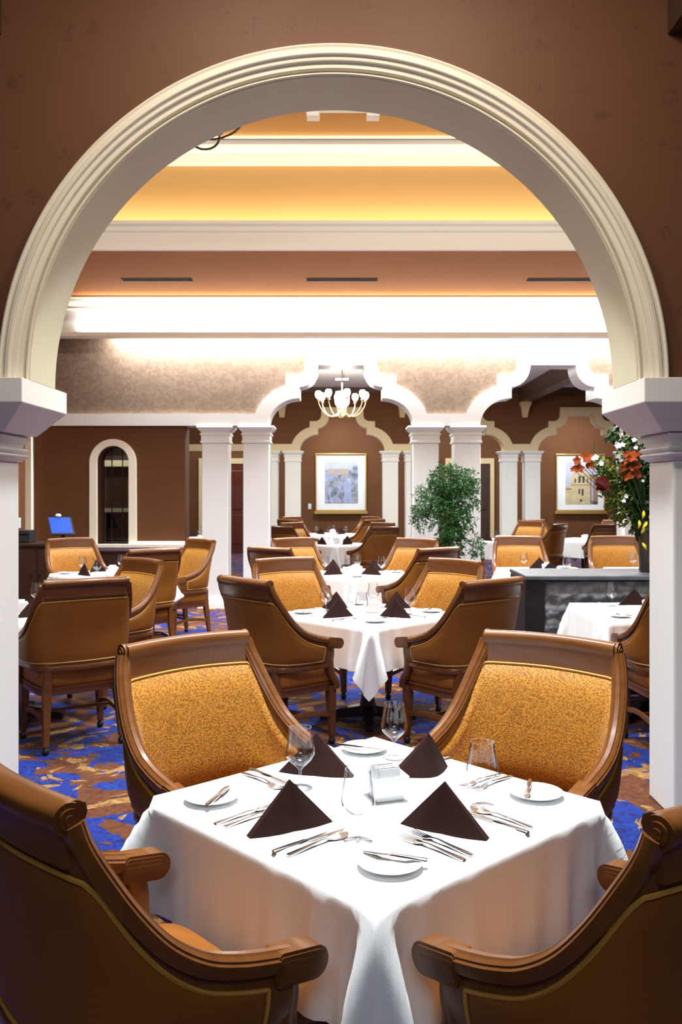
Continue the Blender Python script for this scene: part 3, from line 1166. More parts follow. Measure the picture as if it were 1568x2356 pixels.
def flatware(kind):
    """lies along +y with its handle end at y = 0"""
    m = MB()

    def strap(st):
        # st: (y, half width, z mid, half thickness)
        m.rings([[(-w, y, z - t), (-w * .5, y, z - t * 1.3), (w * .5, y, z - t * 1.3), (w, y, z - t), (w, y, z + t * .4), (w * .5, y, z + t), (-w * .5, y, z + t), (-w, y, z + t * .4)] for y, w, z, t in st])
    if kind == 'knife':
        strap([(0, .006, .004, .0025), (.004, .0085, .004, .0035), (.05, .0085, .0042, .0038), (.095, .007, .0042, .0036), (.103, .0045, .004, .003), (.112, .0062, .0038, .0018),
               (.17, .0095, .0032, .0012), (.205, .0095, .0030, .0010), (.222, .006, .0028, .0008), (.228, .001, .0027, .0006)])
    elif kind == 'butter_knife':
        strap([(0, .005, .004, .0022), (.004, .0068, .004, .003), (.07, .006, .0045, .003), (.085, .004, .0045, .0025), (.095, .0075, .004, .0013), (.13, .0092, .004, .0011), (.150, .007, .004, .0009), (.158, .001, .004, .0006)])
    elif kind == 'spoon':
        strap([(0, .006, .003, .0015), (.006, .0085, .003, .002), (.06, .006, .006, .0018), (.11, .0036, .010, .0018), (.132, .0045, .007, .0014), (.145, .013, .0045, .001), (.165, .019, .0030, .0009), (.18, .018, .0030, .0009), (.193, .010, .0050, .0009), (.198, .002, .0062, .0007)])
    else:
        strap([(0, .006, .003, .0015), (.006, .0085, .003, .002), (.06, .006, .006, .0018), (.11, .0036, .010, .0018), (.128, .005, .008, .0014), (.140, .0115, .0055, .001), (.152, .0125, .005, .001)])
        for k in range(4):
            x = -.0102 + .0068 * k
            m.rings([[(x - w, y, z - .0008), (x + w, y, z - .0008), (x + w, y, z + .0008), (x - w, y, z + .0008)] for y, w, z in ((.1515, .0022, .005), (.175, .002, .005), (.196, .0012, .0085))])
    return tag(m.build(kind, 'steel', smooth=True, angle=60), 'x', {'butter_knife': 'knife'}.get(kind, kind))


def wine_glass():
    t = thing('wine_glass', 'x', 'glass')
    k = 1.0
    outer = [(.0325, .178), (.0345, .160), (.0385, .135), (.0425, .112), (.0435, .102), (.0415, .092), (.034, .082), (.022, .071), (.011, .062), (.005, .054)]
    inner = [(r - .0012, z) for r, z in outer[:-2]] + [(.006, .066), (.0, .0645)]
    MB().lathe(outer + [(0, .0535)], n=36).lathe([(.0325, .178)] + inner, n=36).build('bowl', 'clear_glass', t, smooth=True)
    MB().lathe([(.005, .054), (.0042, .045), (.004, .02), (.0055, .010), (.010, .005)], n=16).build('stem', 'clear_glass', t, smooth=True)
    MB().lathe([(0, .0062), (.010, .005), (.022, .003), (.0345, .0018), (.0352, .001), (.034, 0), (0, 0)], n=36).build('foot', 'clear_glass', t, smooth=True)
    return t


def napkin(open_deg, hgt=.122, wing=.120, rnd=.020):
    """folded into a standing tent: a thick triangular sheet bent along its upright spine, which faces -y"""
    m = MB()
    n, k = 24, 12
    h = math.radians(open_deg / 2)
    g0, g1 = [], []
    for i in range(n + 1):
        u = -1 + 2 * i / n
        r0, r1 = [], []
        for j in range(k + 1):
            v = j / k
            s_ = u * (1 - v) * wing                            # distance along the wing
            a_ = math.sqrt(s_ * s_ + rnd * rnd) - rnd          # rounded spine
            x = s_ * math.sin(h)
            y = a_ * math.cos(h) + .016 * v
            sag = -.006 * math.sin(PI * abs(u)) * (1 - v)
            c = Vector((x, y + sag, hgt * v + .001))
            th = .0085 * (1 - v) ** .8 + .0028
            r0.append(c + Vector((0, -th, 0)))
            r1.append(c + Vector((0, th, 0)))
        g0.append(r0)
        g1.append(r1)
    m.grid(g0)
    m.grid(g1, flip=True)
    e = lambda g: [g[i][0] for i in range(n + 1)] + [g[n][j] for j in range(1, k + 1)] + [g[i][k] for i in range(n - 1, -1, -1)] + [g[0][j] for j in range(k - 1, 0, -1)]
    m.rings([e(g0), e(g1)], cap0=False, cap1=False)
    o = m.build('folded_napkin', 'napkin_brown', smooth=True, angle=55)
    return tag(o, 'x', 'napkin')


def caddy():
    t = thing('sugar_caddy', 'x', 'caddy')
    m = MB()
    lv = [(0, .036), (.004, .040), (.030, .046), (.068, .052), (.071, .053), (.070, .049), (.030, .042), (.010, .038)]
    m.rings([[(sx * w, sy * w, z) for sx, sy in ((-1, -1), (1, -1), (1, 1), (-1, 1))] for z, w in lv])
    m.build('bowl', 'porcelain', t, bevel=.003)
    rnd = random.Random(5)
    for k in range(9):
        y = -.034 + .0078 * k
        b = MB().obox((rnd.uniform(-.004, .004), y, .056), (.030, 0, 0), (0, .0012, 0), (0, .003, .032 + rnd.uniform(-.004, .004)))
        b.build('sachet', 'paper_white', t)
    return t


PR = {'plate': proto(plate()), 'knife': proto(flatware('knife')), 'fork': proto(flatware('fork')), 'spoon': proto(flatware('spoon')),
      'butter': proto(flatware('butter_knife')), 'glass': proto(wine_glass()), 'flat': proto(napkin(168, .124, .118)), 'open': proto(napkin(108, .128, .125)), 'caddy': proto(caddy())}


def setting(c, nrm_ang, where, tname, z=ZT, level=2, nap='flat', nap_rz=None, nap_pos=(.300, .005), glass=(.245, -.175), jit=None, plate_rz=0):
    """one place: c table centre, nrm_ang direction (radians) from the centre to the diner"""
    n = Vector((math.cos(nrm_ang), math.sin(nrm_ang), 0))
    l = Vector((n.y, -n.x, 0))                                     # the diner's left
    rn = random.Random(repr((round(c[0], 2), round(c[1], 2), round(nrm_ang, 2))))
    j = lambda s: rn.uniform(-s, s)

    def at(a, b, dz=0):
        p = Vector((c[0], c[1], z + dz)) + n * a + l * b
        return p
    face = nrm_ang + PI / 2                                        # turns +y to face the table centre
    G = lambda s: s + ' ' + tname
    w = where
    if level >= 1:
        p = at(.345, .298)
        put(PR['plate'], 'white bread plate %s' % w, p, 0, G('bread plates on'))
        d = face + .55 + j(.15) + plate_rz
        q = at(.345, .298, .0165) - Vector((-math.sin(d), math.cos(d), 0)) * .083 + Vector((math.cos(d), math.sin(d), 0)) * .022
        put(PR['butter'], 'steel butter knife on bread plate %s' % w, q, d, G('butter knives on'))
    if nap:
        put(PR[nap], 'dark brown napkin folded upright %s' % w, at(*nap_pos), (face if nap_rz is None else nap_rz), G('folded napkins on'))
    if glass:
        put(PR['glass'], 'clear wine glass %s' % w, at(*glass), j(1), G('wine glasses on'))
    if level >= 2:
        for kind, b, a0 in (('fork', .146, .440), ('fork', .112, .435), ('knife', -.100, .445), ('spoon', -.138, .432)):
            which = {.146: 'outer fork', .112: 'inner fork'}.get(b, kind)
            put(PR[kind], 'steel %s %s' % (which, w), at(a0, b), face + j(.03), G({'fork': 'forks', 'knife': 'knives', 'spoon': 'spoons'}[kind] + ' on'))


# ------------------------------------------------------------------ laying out the room
def ring(cx, cy, rot, where, i, level, spec=None, caddy_label=True, glass=True, sides='nl nr fl fr'):
    """a table set cornerwise; spec overrides per side"""
    place_table(cx, cy, rot, where, i)
    angs = {'nl': math.radians(225), 'nr': math.radians(315), 'fl': math.radians(135), 'fr': math.radians(45)}
    nm = {'nl': 'near left', 'nr': 'near right', 'fl': 'far left', 'fr': 'far right'} if rot else {'nl': 'left', 'nr': 'near', 'fl': 'far', 'fr': 'right'}
    for s in sides.split():
        kw = dict(level=level, nap='flat')
        kw.update((spec or {}).get(s, {}))
        setting((cx, cy), angs[s] + rot - PI / 4, 'at the %s place, %s' % (nm[s], where), where, **kw)
    if caddy_label:
        put(PR['caddy'], 'square white caddy of paper sachets in the centre, ' + where, (cx + .03, cy + .01, ZT), .35 + rot - PI / 4, 'sugar caddies')


W1, W2, W3 = 'front table', 'second table back', 'third table back'
ring(*T1, R1_, W1, 0, 2, {
    'nl': dict(nap_pos=(.318, -.020), nap_rz=math.radians(29), glass=(.245, -.185)),
    'nr': dict(nap_pos=(.290, .050), nap_rz=math.radians(-29), glass=(.245, -.17)),
    'fl': dict(nap='flat', nap_rz=math.radians(-14), nap_pos=(.270, .015), glass=(.210, -.096)),
    'fr': dict(nap='open', nap_rz=math.radians(30), nap_pos=(.262, -.02), glass=(.315, -.225))})
ring(.19, 6.30, PI / 4, W2, 1, 2, {'nl': dict(nap_rz=.5, nap_pos=(.31, -.02)), 'nr': dict(nap_rz=-.5, nap_pos=(.29, .04)), 'fl': dict(nap='open', nap_rz=.3, nap_pos=(.285, -.025)), 'fr': dict(nap='open', nap_rz=-.2)})
ring(.13, 9.38, PI / 4, W3, 2, 1, {'nl': dict(nap_rz=.5, nap_pos=(.31, -.02)), 'nr': dict(nap_rz=-.5, nap_pos=(.29, .04)), 'fl': dict(nap='open', nap_rz=.3), 'fr': dict(nap='open', nap_rz=-.4)})
WL1, WL2 = 'table by the left column', 'table before the arched niche'
ring(-2.32, 6.32, PI / 4, WL1, 3, 1, sides='nl nr fr')
ring(-2.42, 9.28, PI / 4, WL2, 4, 1, {'fl': dict(nap='open')})
WR1, WR2, WR3 = 'table before the grey booth', 'table behind the grey booth', 'table behind the vase'
ring(2.21, 6.42, 0, WR1, 5, 1, sides='nr fl')
ring(2.21, 9.62, 0, WR2, 6, 1, sides='fl nr')
ring(3.42, 9.62, 0, WR3, 7, 0, {'fl': dict(nap=None)}, sides='fl', caddy_label=False)
WF = ['nearer table below the blue picture', 'farthest table below the blue picture', 'table behind the weeping plant', 'table below the building picture', 'table behind the left columns']
ring(-.10, 14.55, PI / 4, WF[0], 1, 0, {'nr': dict(glass=None), 'fl': dict(glass=None, nap=None)}, sides='nl nr fl fr')
ring(-.20, 18.0, PI / 4, WF[1], 2, 0, {'fl': dict(nap=None), 'fr': dict(nap=None)}, sides='nl nr fl fr')
ring(2.75, 15.6, PI / 4, WF[2], 3, 0, sides='nl', caddy_label=True)
ring(4.35, 15.9, PI / 4, WF[3], 2, 0, sides='nr', caddy_label=True)
ring(-3.0, 17.0, PI / 4, WF[4], 1, 0, sides='nr', caddy_label=True)

# chairs: position, facing direction, what tells each apart
cg = 'wood framed leather armchairs around the tables'
for x, y, fx, fy, lb in (
    (*FRONT[0], 'brown leather armchair nearest on the left, back turned, cut by the frame'),
    (*FRONT[1], 'brown leather armchair nearest on the right, back turned, cut by the frame'),
    (*FRONT[2], 'armchair facing us across the front table, on the left, gold fabric back'),
    (*FRONT[3], 'armchair facing us across the front table, on the right, gold fabric back'),
    (-.39, 5.74, .755, .655, 'armchair with its back to us at the near left of the second middle table'),
    (.76, 5.70, -.62, .785, 'armchair with its back to us at the near right of the second middle table'),
    (-.31, 6.97, .52, -.854, 'armchair facing us at the far left of the second middle table'),
    (.70, 6.86, -.73, -.68, 'armchair facing us at the far right of the second middle table'),
    (-.52, 8.80, .60, .80, 'armchair with its back to us at the near left of the third middle table'),
    (.76, 8.74, -.62, .785, 'armchair with its back to us at the near right of the third middle table'),
    (-.40, 10.08, .56, -.83, 'armchair facing us at the far left of the third middle table'),
    (.70, 9.96, -.60, -.80, 'armchair facing us at the far right of the third middle table'),
    (-1.745, 5.77, -.56, .83, 'large armchair with its back to us beside the left column'),
    (-1.79, 6.92, -.70, -.71, 'armchair turned toward the left column, behind the large armchair there'),
    (-1.95, 8.58, -.66, .75, 'armchair with its back to us at the near right of the niche table'),
    (-1.80, 9.86, -.75, -.66, 'armchair turned left at the far right of the niche table, before the white columns'),
    (-2.96, 10.04, .60, -.80, 'armchair facing us before the arched niche, below the blue screen'),
    (2.13, 5.62, -.05, .999, 'armchair cut off by the right column, at the table before the grey booth'),
    (2.13, 10.42, -.02, -1, 'armchair facing us behind the grey booth, left of two'),
    (3.28, 10.44, -.02, -1, 'armchair facing us behind the grey booth, right of two, beside the vase'),
    (-.72, 13.98, .70, .71, 'armchair, back to us, left of the nearer table below the blue picture'),
    (.50, 13.86, -.62, .785, 'big armchair, back to us, right of the nearer table below the blue picture'),
    (-.66, 15.20, .70, -.71, 'armchair facing us, left beyond the nearer table below the blue picture'),
    (.52, 15.14, -.70, -.71, 'armchair facing us, right beyond the nearer table below the blue picture'),
    (-.84, 17.35, .65, .76, 'farthest left armchair with its back to us below the blue picture'),
    (.46, 17.40, -.65, .76, 'farthest right armchair with its back to us below the blue picture'),
    (-.86, 18.62, .70, -.71, 'armchair in the last row facing us, left below the blue picture'),
    (.44, 18.66, -.70, -.71, 'armchair in the last row facing us, right below the blue picture'),
    (2.28, 16.50, .42, -.91, 'far armchair facing us behind the weeping plant'),
    (3.30, 16.15, -.71, -.70, 'far armchair facing us beside the slim columns under the tripod'),
    (3.44, 15.02, -.75, .66, 'far armchair with its back to us in front of the slim columns'),
    (3.84, 16.62, .60, -.80, 'far armchair facing right at the table under the building picture'),
    (4.42, 14.84, .05, 1, 'far armchair with its back to us under the building picture'),
    (4.98, 16.50, -.70, -.71, 'far armchair facing us beside the flower arrangement'),
):
    place_chair(x, y, fx, fy, lb, cg)


# ------------------------------------------------------------------ furniture and fittings along the walls
def booth():
    t = thing('booth_partition', 'low grey booth back with tufted face and dark end panel, behind the nearer right table', 'booth', (1.46, 7.0, 0))
    MB().box(0, 2.5, 0, .70, .915, .95).build('top', 'grey_top', t, bevel=.008)
    MB().box(0, .15, .03, .66, 0, .914).build('end_panel', 'black_wood', t, bevel=.006)
    MB().box(.15, 2.5, .12, .60, 0, .914).build('core', 'black_wood', t)
    # tufted face: rows of shallow buttons
    g = []
    nx, nz = 96, 44
    for i in range(nx + 1):
        r = []
        x = .152 + 2.34 * i / nx
        for j in range(nz + 1):
            z = .10 + .80 * j / nz
            u, v_ = (x - .15) / .145, (z - .1) / .125
            d = min(math.hypot((u - (round(u - (k % 2) * .5) + (k % 2) * .5)), (v_ - k)) for k in (math.floor(v_), math.floor(v_) + 1))
            y = .035 - .035 * min(1, d * 1.7) ** .6
            edge = min(1, (z - .1) / .04, (.9 - z) / .04, (x - .152) / .03)
            r.append((x, y + .02 + .03 * (1 - max(0, edge)), z))
        g.append(r)
    m = MB().grid(g)
    m.box(.152, 2.49, .075, .12, .08, .90)
    m.build('tufted_back', 'tufted_grey', t, smooth=True, angle=60)
    t = thing('booth_seat', 'navy upholstered bench seat behind the grey booth back', 'bench', (1.60, 7.72, 0))
    MB().box(0, 2.3, 0, .55, .30, .52).build('seat', 'navy_fabric', t, bevel=.06, seg=4)
    MB().box(.03, 2.3, .04, .50, 0, .31).build('plinth', 'navy_fabric', t)


def leaf(m, p, d, up, ln, wd, mi=0, droop=.25):
    p, d, up = Vector(p), Vector(d).normalized(), Vector(up)
    s = d.cross(up)
    if s.length < 1e-4:
        s = d.cross(Vector((1, 0, .1)))
    s.normalize()
    u = s.cross(d).normalized()
    mid = p + d * ln * .5 + u * ln * .10
    tip = p + d * ln - u * ln * droop
    q = p + d * ln * .25 + u * ln * .05
    q2 = p + d * ln * .78 - u * ln * .05
    vs = [p, q + s * wd * .42, mid + s * wd * .5, q2 + s * wd * .3, tip, q2 - s * wd * .3, mid - s * wd * .5, q - s * wd * .42, q - u * wd * .12, mid - u * wd * .15, q2 - u * wd * .1]
    fs = [(0, 1, 8), (0, 8, 7), (1, 2, 9, 8), (8, 9, 6, 7), (2, 3, 10, 9), (9, 10, 5, 6), (3, 4, 10), (10, 4, 5)]
    m.add(vs, fs, mi)


def rdir(rn):
    while True:
        v_ = Vector((rn.uniform(-1, 1), rn.uniform(-1, 1), rn.uniform(-1, 1)))
        if .05 < v_.length < 1:
            return v_.normalized()


def weeping_plant():
    rn = random.Random(21)
    t = thing('weeping_tree', 'tall weeping green indoor tree in front of the white columns', 'plant', (1.37, 11.35, 0))
    MB().lathe([(0, 0), (.15, 0), (.17, .05), (.21, .36), (.22, .40), (.20, .40), (.19, .36), (0, .35)], n=28).build('pot', 'pot_clay', t, smooth=True, angle=50)
    tr = MB()
    for k in range(3):
        a = k * 2.1
        tr.tube([(.05 * math.cos(a), .05 * math.sin(a), .34), (.035 * math.cos(a + .7), .035 * math.sin(a + .7), .9), (.04 * math.cos(a + 1.5), .04 * math.sin(a + 1.5), 1.5), (.10 * math.cos(a + 2), .10 * math.sin(a + 2), 1.85)], [.022, .019, .016, .010], 8)
    tr.build('trunk', 'bark', t, smooth=True)
    fo = MB()

    def sprig(c, d, ln):
        d = d.normalized()
        q = c + d * ln + Vector((0, 0, -ln * .5))
        for k in range(9):
            u = rn.random()
            p = c.lerp(q, u) + rdir(rn) * .012
            dd = (rdir(rn) * .9 + d * .5 + Vector((0, 0, -.45))).normalized()
            s_ = dd.cross(rdir(rn)).normalized()
            l_ = .034 * rn.uniform(.7, 1.35)
            n_ = s_.cross(dd)
            fo.add([p, p + dd * l_ * .45 + s_ * l_ * .2 + n_ * l_ * .08, p + dd * l_, p + dd * l_ * .45 - s_ * l_ * .2 + n_ * l_ * .08], [(0, 1, 2, 3)])
    # clumps: x, y, z of centre, radii, number of sprigs
    for cx_, cy_, cz_, rx, ry, rz_, n_ in ((.03, 0, 1.77, .26, .26, .21, 360), (-.21, .02, 1.52, .21, .20, .24, 240), (.17, -.02, 1.56, .20, .20, .26, 260), (-.02, -.08, 1.32, .23, .20, .32, 320),
                                          (.03, -.04, .98, .17, .17, .28, 230), (.37, .0, .92, .075, .09, .14, 60), (-.36, .02, 1.33, .08, .10, .20, 80), (.26, .02, 1.74, .12, .14, .16, 90),
                                          (.10, -.10, 1.22, .16, .12, .24, 110), (.05, -.02, .62, .24, .20, .16, 90), (.30, -.02, 1.22, .06, .08, .10, 16)):
        c0 = Vector((cx_, cy_, cz_))
        MB().tube([(0, 0, min(1.7, cz_ - .05)), ((c0.x) * .6, c0.y * .6, cz_ + .04), tuple(c0)], [.006, .005, .002], 5).build('branch', 'bark', t)
        for k in range(n_):
            v_ = rdir(rn)
            r_ = rn.random() ** .42
            c = c0 + Vector((v_.x * rx, v_.y * ry, v_.z * rz_)) * r_
            sprig(c, v_ + Vector((0, 0, -.2)), rn.uniform(.03, .075))
    tag(fo.build('foliage', 'leaf_green', t), kind='stuff')


def flower_arrangement():
    rn = random.Random(33)
    base = Vector((2.56, 7.35, .95))
    t = thing('flower_arrangement', 'tall mixed flower arrangement in a dark vase on the grey booth back', 'flowers', base)
    MB().lathe([(0, 0), (.085, 0), (.09, .02), (.098, .25), (.095, .40), (.10, .43), (.092, .43), (.085, .25), (0, .24)], n=28).build('vase', 'vase_dark', t, smooth=True, angle=50)
    W = lambda x, y, d=7.35: P(x, y, d) - base
    st = MB()
    lime, deep = MB(), MB()
    for (x, y, rx, n, ln) in ((1392, 1078, .10, 150, .05), (1410, 1105, .12, 190, .05), (1420, 1150, .13, 190, .055), (1372, 1062, .06, 60, .035), (1430, 1185, .10, 130, .055), (1445, 1030, .10, 60, .05)):
        c = W(x, y)
        for k in range(n):
            p = c + rdir(rn) * rx * rn.random() ** .5
            leaf(lime, p, rdir(rn) + Vector((-.3, 0, .2)), rdir(rn) + Vector((0, 0, .7)), ln * rn.uniform(.6, 1.2), ln * .38)
        st.tube([(0, 0, .3), c * .55 + Vector((0, 0, .15)), c], .0035, 5)
    for (x, y, rx, n, ln) in ((1470, 1110, .14, 260, .07), (1478, 1160, .13, 240, .07), (1450, 1135, .14, 240, .06), (1445, 1075, .12, 160, .06), (1440, 1020, .10, 60, .08), (1468, 1200, .10, 110, .085), (1475, 1060, .12, 110, .075), (1500, 1080, .16, 160, .08), (1490, 1220, .10, 80, .09), (1415, 1000, .07, 24, .08)):
        c = W(x, y, 7.38)
        for k in range(n):
            p = c + rdir(rn) * rx * rn.random() ** .5
            leaf(deep, p, rdir(rn) + Vector((0, -.2, -.1)), rdir(rn) + Vector((0, 0, .7)), ln * rn.uniform(.6, 1.2), ln * .42)
        st.tube([(0, 0, .3), c * .5 + Vector((0, 0, .2)), c], .004, 5)
    tag(lime.build('fern', 'leaf_lime', t), kind='stuff')
    tag(deep.build('foliage', 'leaf_deep', t), kind='stuff')

    def flower(x, y, d, r, mt, n=5, name='blossom', face=(-.2, -1, .25)):
        c = W(x, y, d)
        m = MB()
        f = Vector(face).normalized()
        s = f.cross(Vector((0, 0, 1))).normalized()
        u = s.cross(f)
        for k in range(n):
            a = 2 * PI * k / n + rn.random() * .5
            dd = s * math.cos(a) + u * math.sin(a) + f * .35
            leaf(m, c, dd, f, r * rn.uniform(.9, 1.15), r * .85, droop=.15)
        m.build(name, mt, t, smooth=True)
        st.tube([(0, 0, .3), c * .6 + Vector((0, 0, .12)), c], .003, 5)
    for x, y, r in ((1326, 1060, .042), (1349, 1052, .055), (1331, 1078, .045), (1356, 1070, .045), (1318, 1080, .03)):
        flower(x, y, 7.25, r, 'petal_orange', 5)
    for x, y, r in ((1369, 1052, .030), (1382, 1066, .026), (1343, 1068, .018), (1421, 1026, .028), (1431, 1023, .024), (1458, 1012, .022), (1462, 1030, .020), (1440, 1142, .020), (1434, 1152, .018), (1478, 1106, .015)):
        flower(x, y, 7.22, r, 'petal_white', 5)
    for k in range(26):                                        # rust coloured hydrangea heads
        p = (1452 + rn.uniform(-20, 22), 1062 + rn.uniform(-22, 38))
        flower(p[0], p[1], 7.2 + rn.uniform(-.04, .06), .035, 'petal_orange', 4, 'floret', rdir(rn) + Vector((-.2, -1.3, .2)))
    m = MB()
    c = W(1402, 1112, 7.2)
    for dz, dx in ((0, -1), (.3, -1), (-.35, -.9)):
        leaf(m, c, (dx, -.1, dz), (0, -1, .4), .12, .10)
    m.build('maroon_leaf', 'petal_maroon', t, smooth=True)
    for x, y in ((1470, 1196), (1476, 1248), (1480, 1174), (1488, 1200), (1474, 1228)):
        m = MB()
        leaf(m, W(x, y, 7.18), (rn.uniform(-.6, .6), -.1, rn.uniform(-1, .3)), (0, -1, .2), .075, .025)
        m.build('yellow_leaf', 'leaf_yellow', t, smooth=True)
    st.tube([W(1356, 1060, 7.25), W(1366, 1035, 7.25), W(1367, 1015, 7.25)], .003, 5)
    st.build('stem', 'leaf_deep', t)


def chandelier(name, label, loc, top, n, rad, arm_z, lit):
    t = thing(name, label, 'chandelier', loc)
    drop = top - loc[2]
    MB().lathe([(0, drop), (.07, drop), (.065, drop - .02), (.02, drop - .05), (0, drop - .05)], n=20).build('canopy', 'brass' if lit else 'iron_dark', t, smooth=True)
    MB().tube([(0, 0, .05), (0, 0, drop - .04)], .010, 8).build('rod', 'brass' if lit else 'iron_dark', t, smooth=True)
    MB().lathe([(0, -.30), (.02, -.28), (.035, -.25), (.02, -.21), (.05, -.16), (.075, -.10), (.05, -.05), (.025, 0), (.035, .05), (.012, .10), (0, .10)], n=20).build('hub', 'brass' if lit else 'iron_dark', t, smooth=True)
    if lit:
        MB().lathe([(0, -.13), (.08, -.11), (.125, -.04), (.13, .06), (.11, .17), (.10, .17)], n=24).build('bowl_shade', 'bulb_glow', t, smooth=True)
    for k in range(n):
        a = 2 * PI * k / n + .2
        d = Vector((math.cos(a), math.sin(a), 0))
        pts = [d * r * rad + Vector((0, 0, z)) for r, z in ((.06, -.14), (.25, -.24), (.50, -.27 + arm_z * .3), (.78, -.20 + arm_z * .6), (.96, -.08 + arm_z), (1.0, .0 + arm_z))]
        am = MB().tube([Vector(p) for p in spline(pts, 14)], .0095, 7).build('arm', 'brass' if lit else 'iron_dark', t, smooth=True)
        if not lit:
            pts = [d * r * rad + Vector((0, 0, z)) for r, z in ((.50, -.22), (.62, -.10), (.78, -.06), (.84, -.14), (.74, -.18))]
            MB().tube([Vector(p) for p in spline(pts, 12)], .006, 6).build('scroll', 'iron_dark', am, smooth=True)
        e = d * rad
        MB().lathe([(0, -.01), (.030, 0), (.036, .012), (.020, .016), (.013, .05), (0, .05)], (e.x, e.y, arm_z), 14).build('cup', 'brass' if lit else 'steel', am, smooth=True)
        MB().lathe([(.024, .04), (.050, .075), (.060, .115), (.050, .155), (.034, .175)], (e.x, e.y, arm_z), 16).build('shade', 'bulb_glow' if lit else 'paper_white', am, smooth=True)


def picture(name, label, x0, x1, z0, z1, px0, px1, pz0, pz1, kind):
    t = thing(name, label, 'picture', ((x0 + x1) / 2, YE, (z0 + z1) / 2), 0, 'framed pictures on the end wall')
    cx_, cz_ = (x0 + x1) / 2, (z0 + z1) / 2
    X = lambda a: a - cx_
    Z = lambda a: a - cz_
    w = .035
    m = MB()
    m.box(X(x0), X(x0 + w), -.06, 0, Z(z0), Z(z1)).box(X(x1 - w), X(x1), -.06, 0, Z(z0), Z(z1)).box(X(x0 + w), X(x1 - w), -.06, 0, Z(z1 - w), Z(z1)).box(X(x0 + w), X(x1 - w), -.06, 0, Z(z0), Z(z0 + w))
    m.build('frame', 'gold_frame', t, bevel=.006)
    MB().box(X(x0 - .03), X(x1 + .03), -.09, 0, Z(z0 - .075), Z(z0)).build('ledge', 'gold_frame', t, bevel=.008)
    MB().box(X(x0 + w), X(x1 - w), -.025, -.004, Z(z0 + w), Z(z1 - w)).build('mount', 'mat_board', t)
    p = MB()
    y = -.030
    bx = lambda a, b, c, d, mi, dy: p.box(X(px0 + (px1 - px0) * a), X(px0 + (px1 - px0) * b), y - dy, -.025, Z(pz0 + (pz1 - pz0) * c), Z(pz0 + (pz1 - pz0) * d), mi)
    if kind == 0:
        ms = ['print_harbour', 'print_sky', 'print_peach', 'print_blue', 'print_umber']
        bx(0, 1, 0, 1, 0, 0)
        bx(0, 1, .80, 1, 1, .001)
        bx(.10, .72, .68, .83, 2, .002)
        bx(.58, .80, .02, .52, 3, .001)
        bx(.84, 1, .66, .90, 0, .0015)
    else:
        ms = ['print_sky', 'print_umber', 'print_sand', 'print_ink', 'print_blue', 'print_peach']
        bx(0, 1, 0, 1, 0, 0)
        bx(.72, 1, 0, .70, 1, .001)
        bx(0, .22, 0, .42, 2, .001)
        bx(.16, .76, .0, .66, 2, .002)
        bx(.24, .70, .66, .76, 2, .0022)
        bx(.30, .64, .76, .82, 5, .0022)
        for a, b, c, d in ((.40, .47, .50, .66), (.52, .59, .50, .66), (.40, .45, .24, .36), (.50, .56, .20, .36), (.28, .32, .5, .6), (.66, .70, .5, .6), (.44, .52, .06, .11), (.86, .98, .0, .06)):
            bx(a, b, c, d, 3, .003)
        bx(.80, .86, .08, .58, 4, .003)
        bx(.16, .76, .44, .46, 1, .003)
        bx(0, .2, .34, .37, 1, .003)
    p.build('print', ms, t)


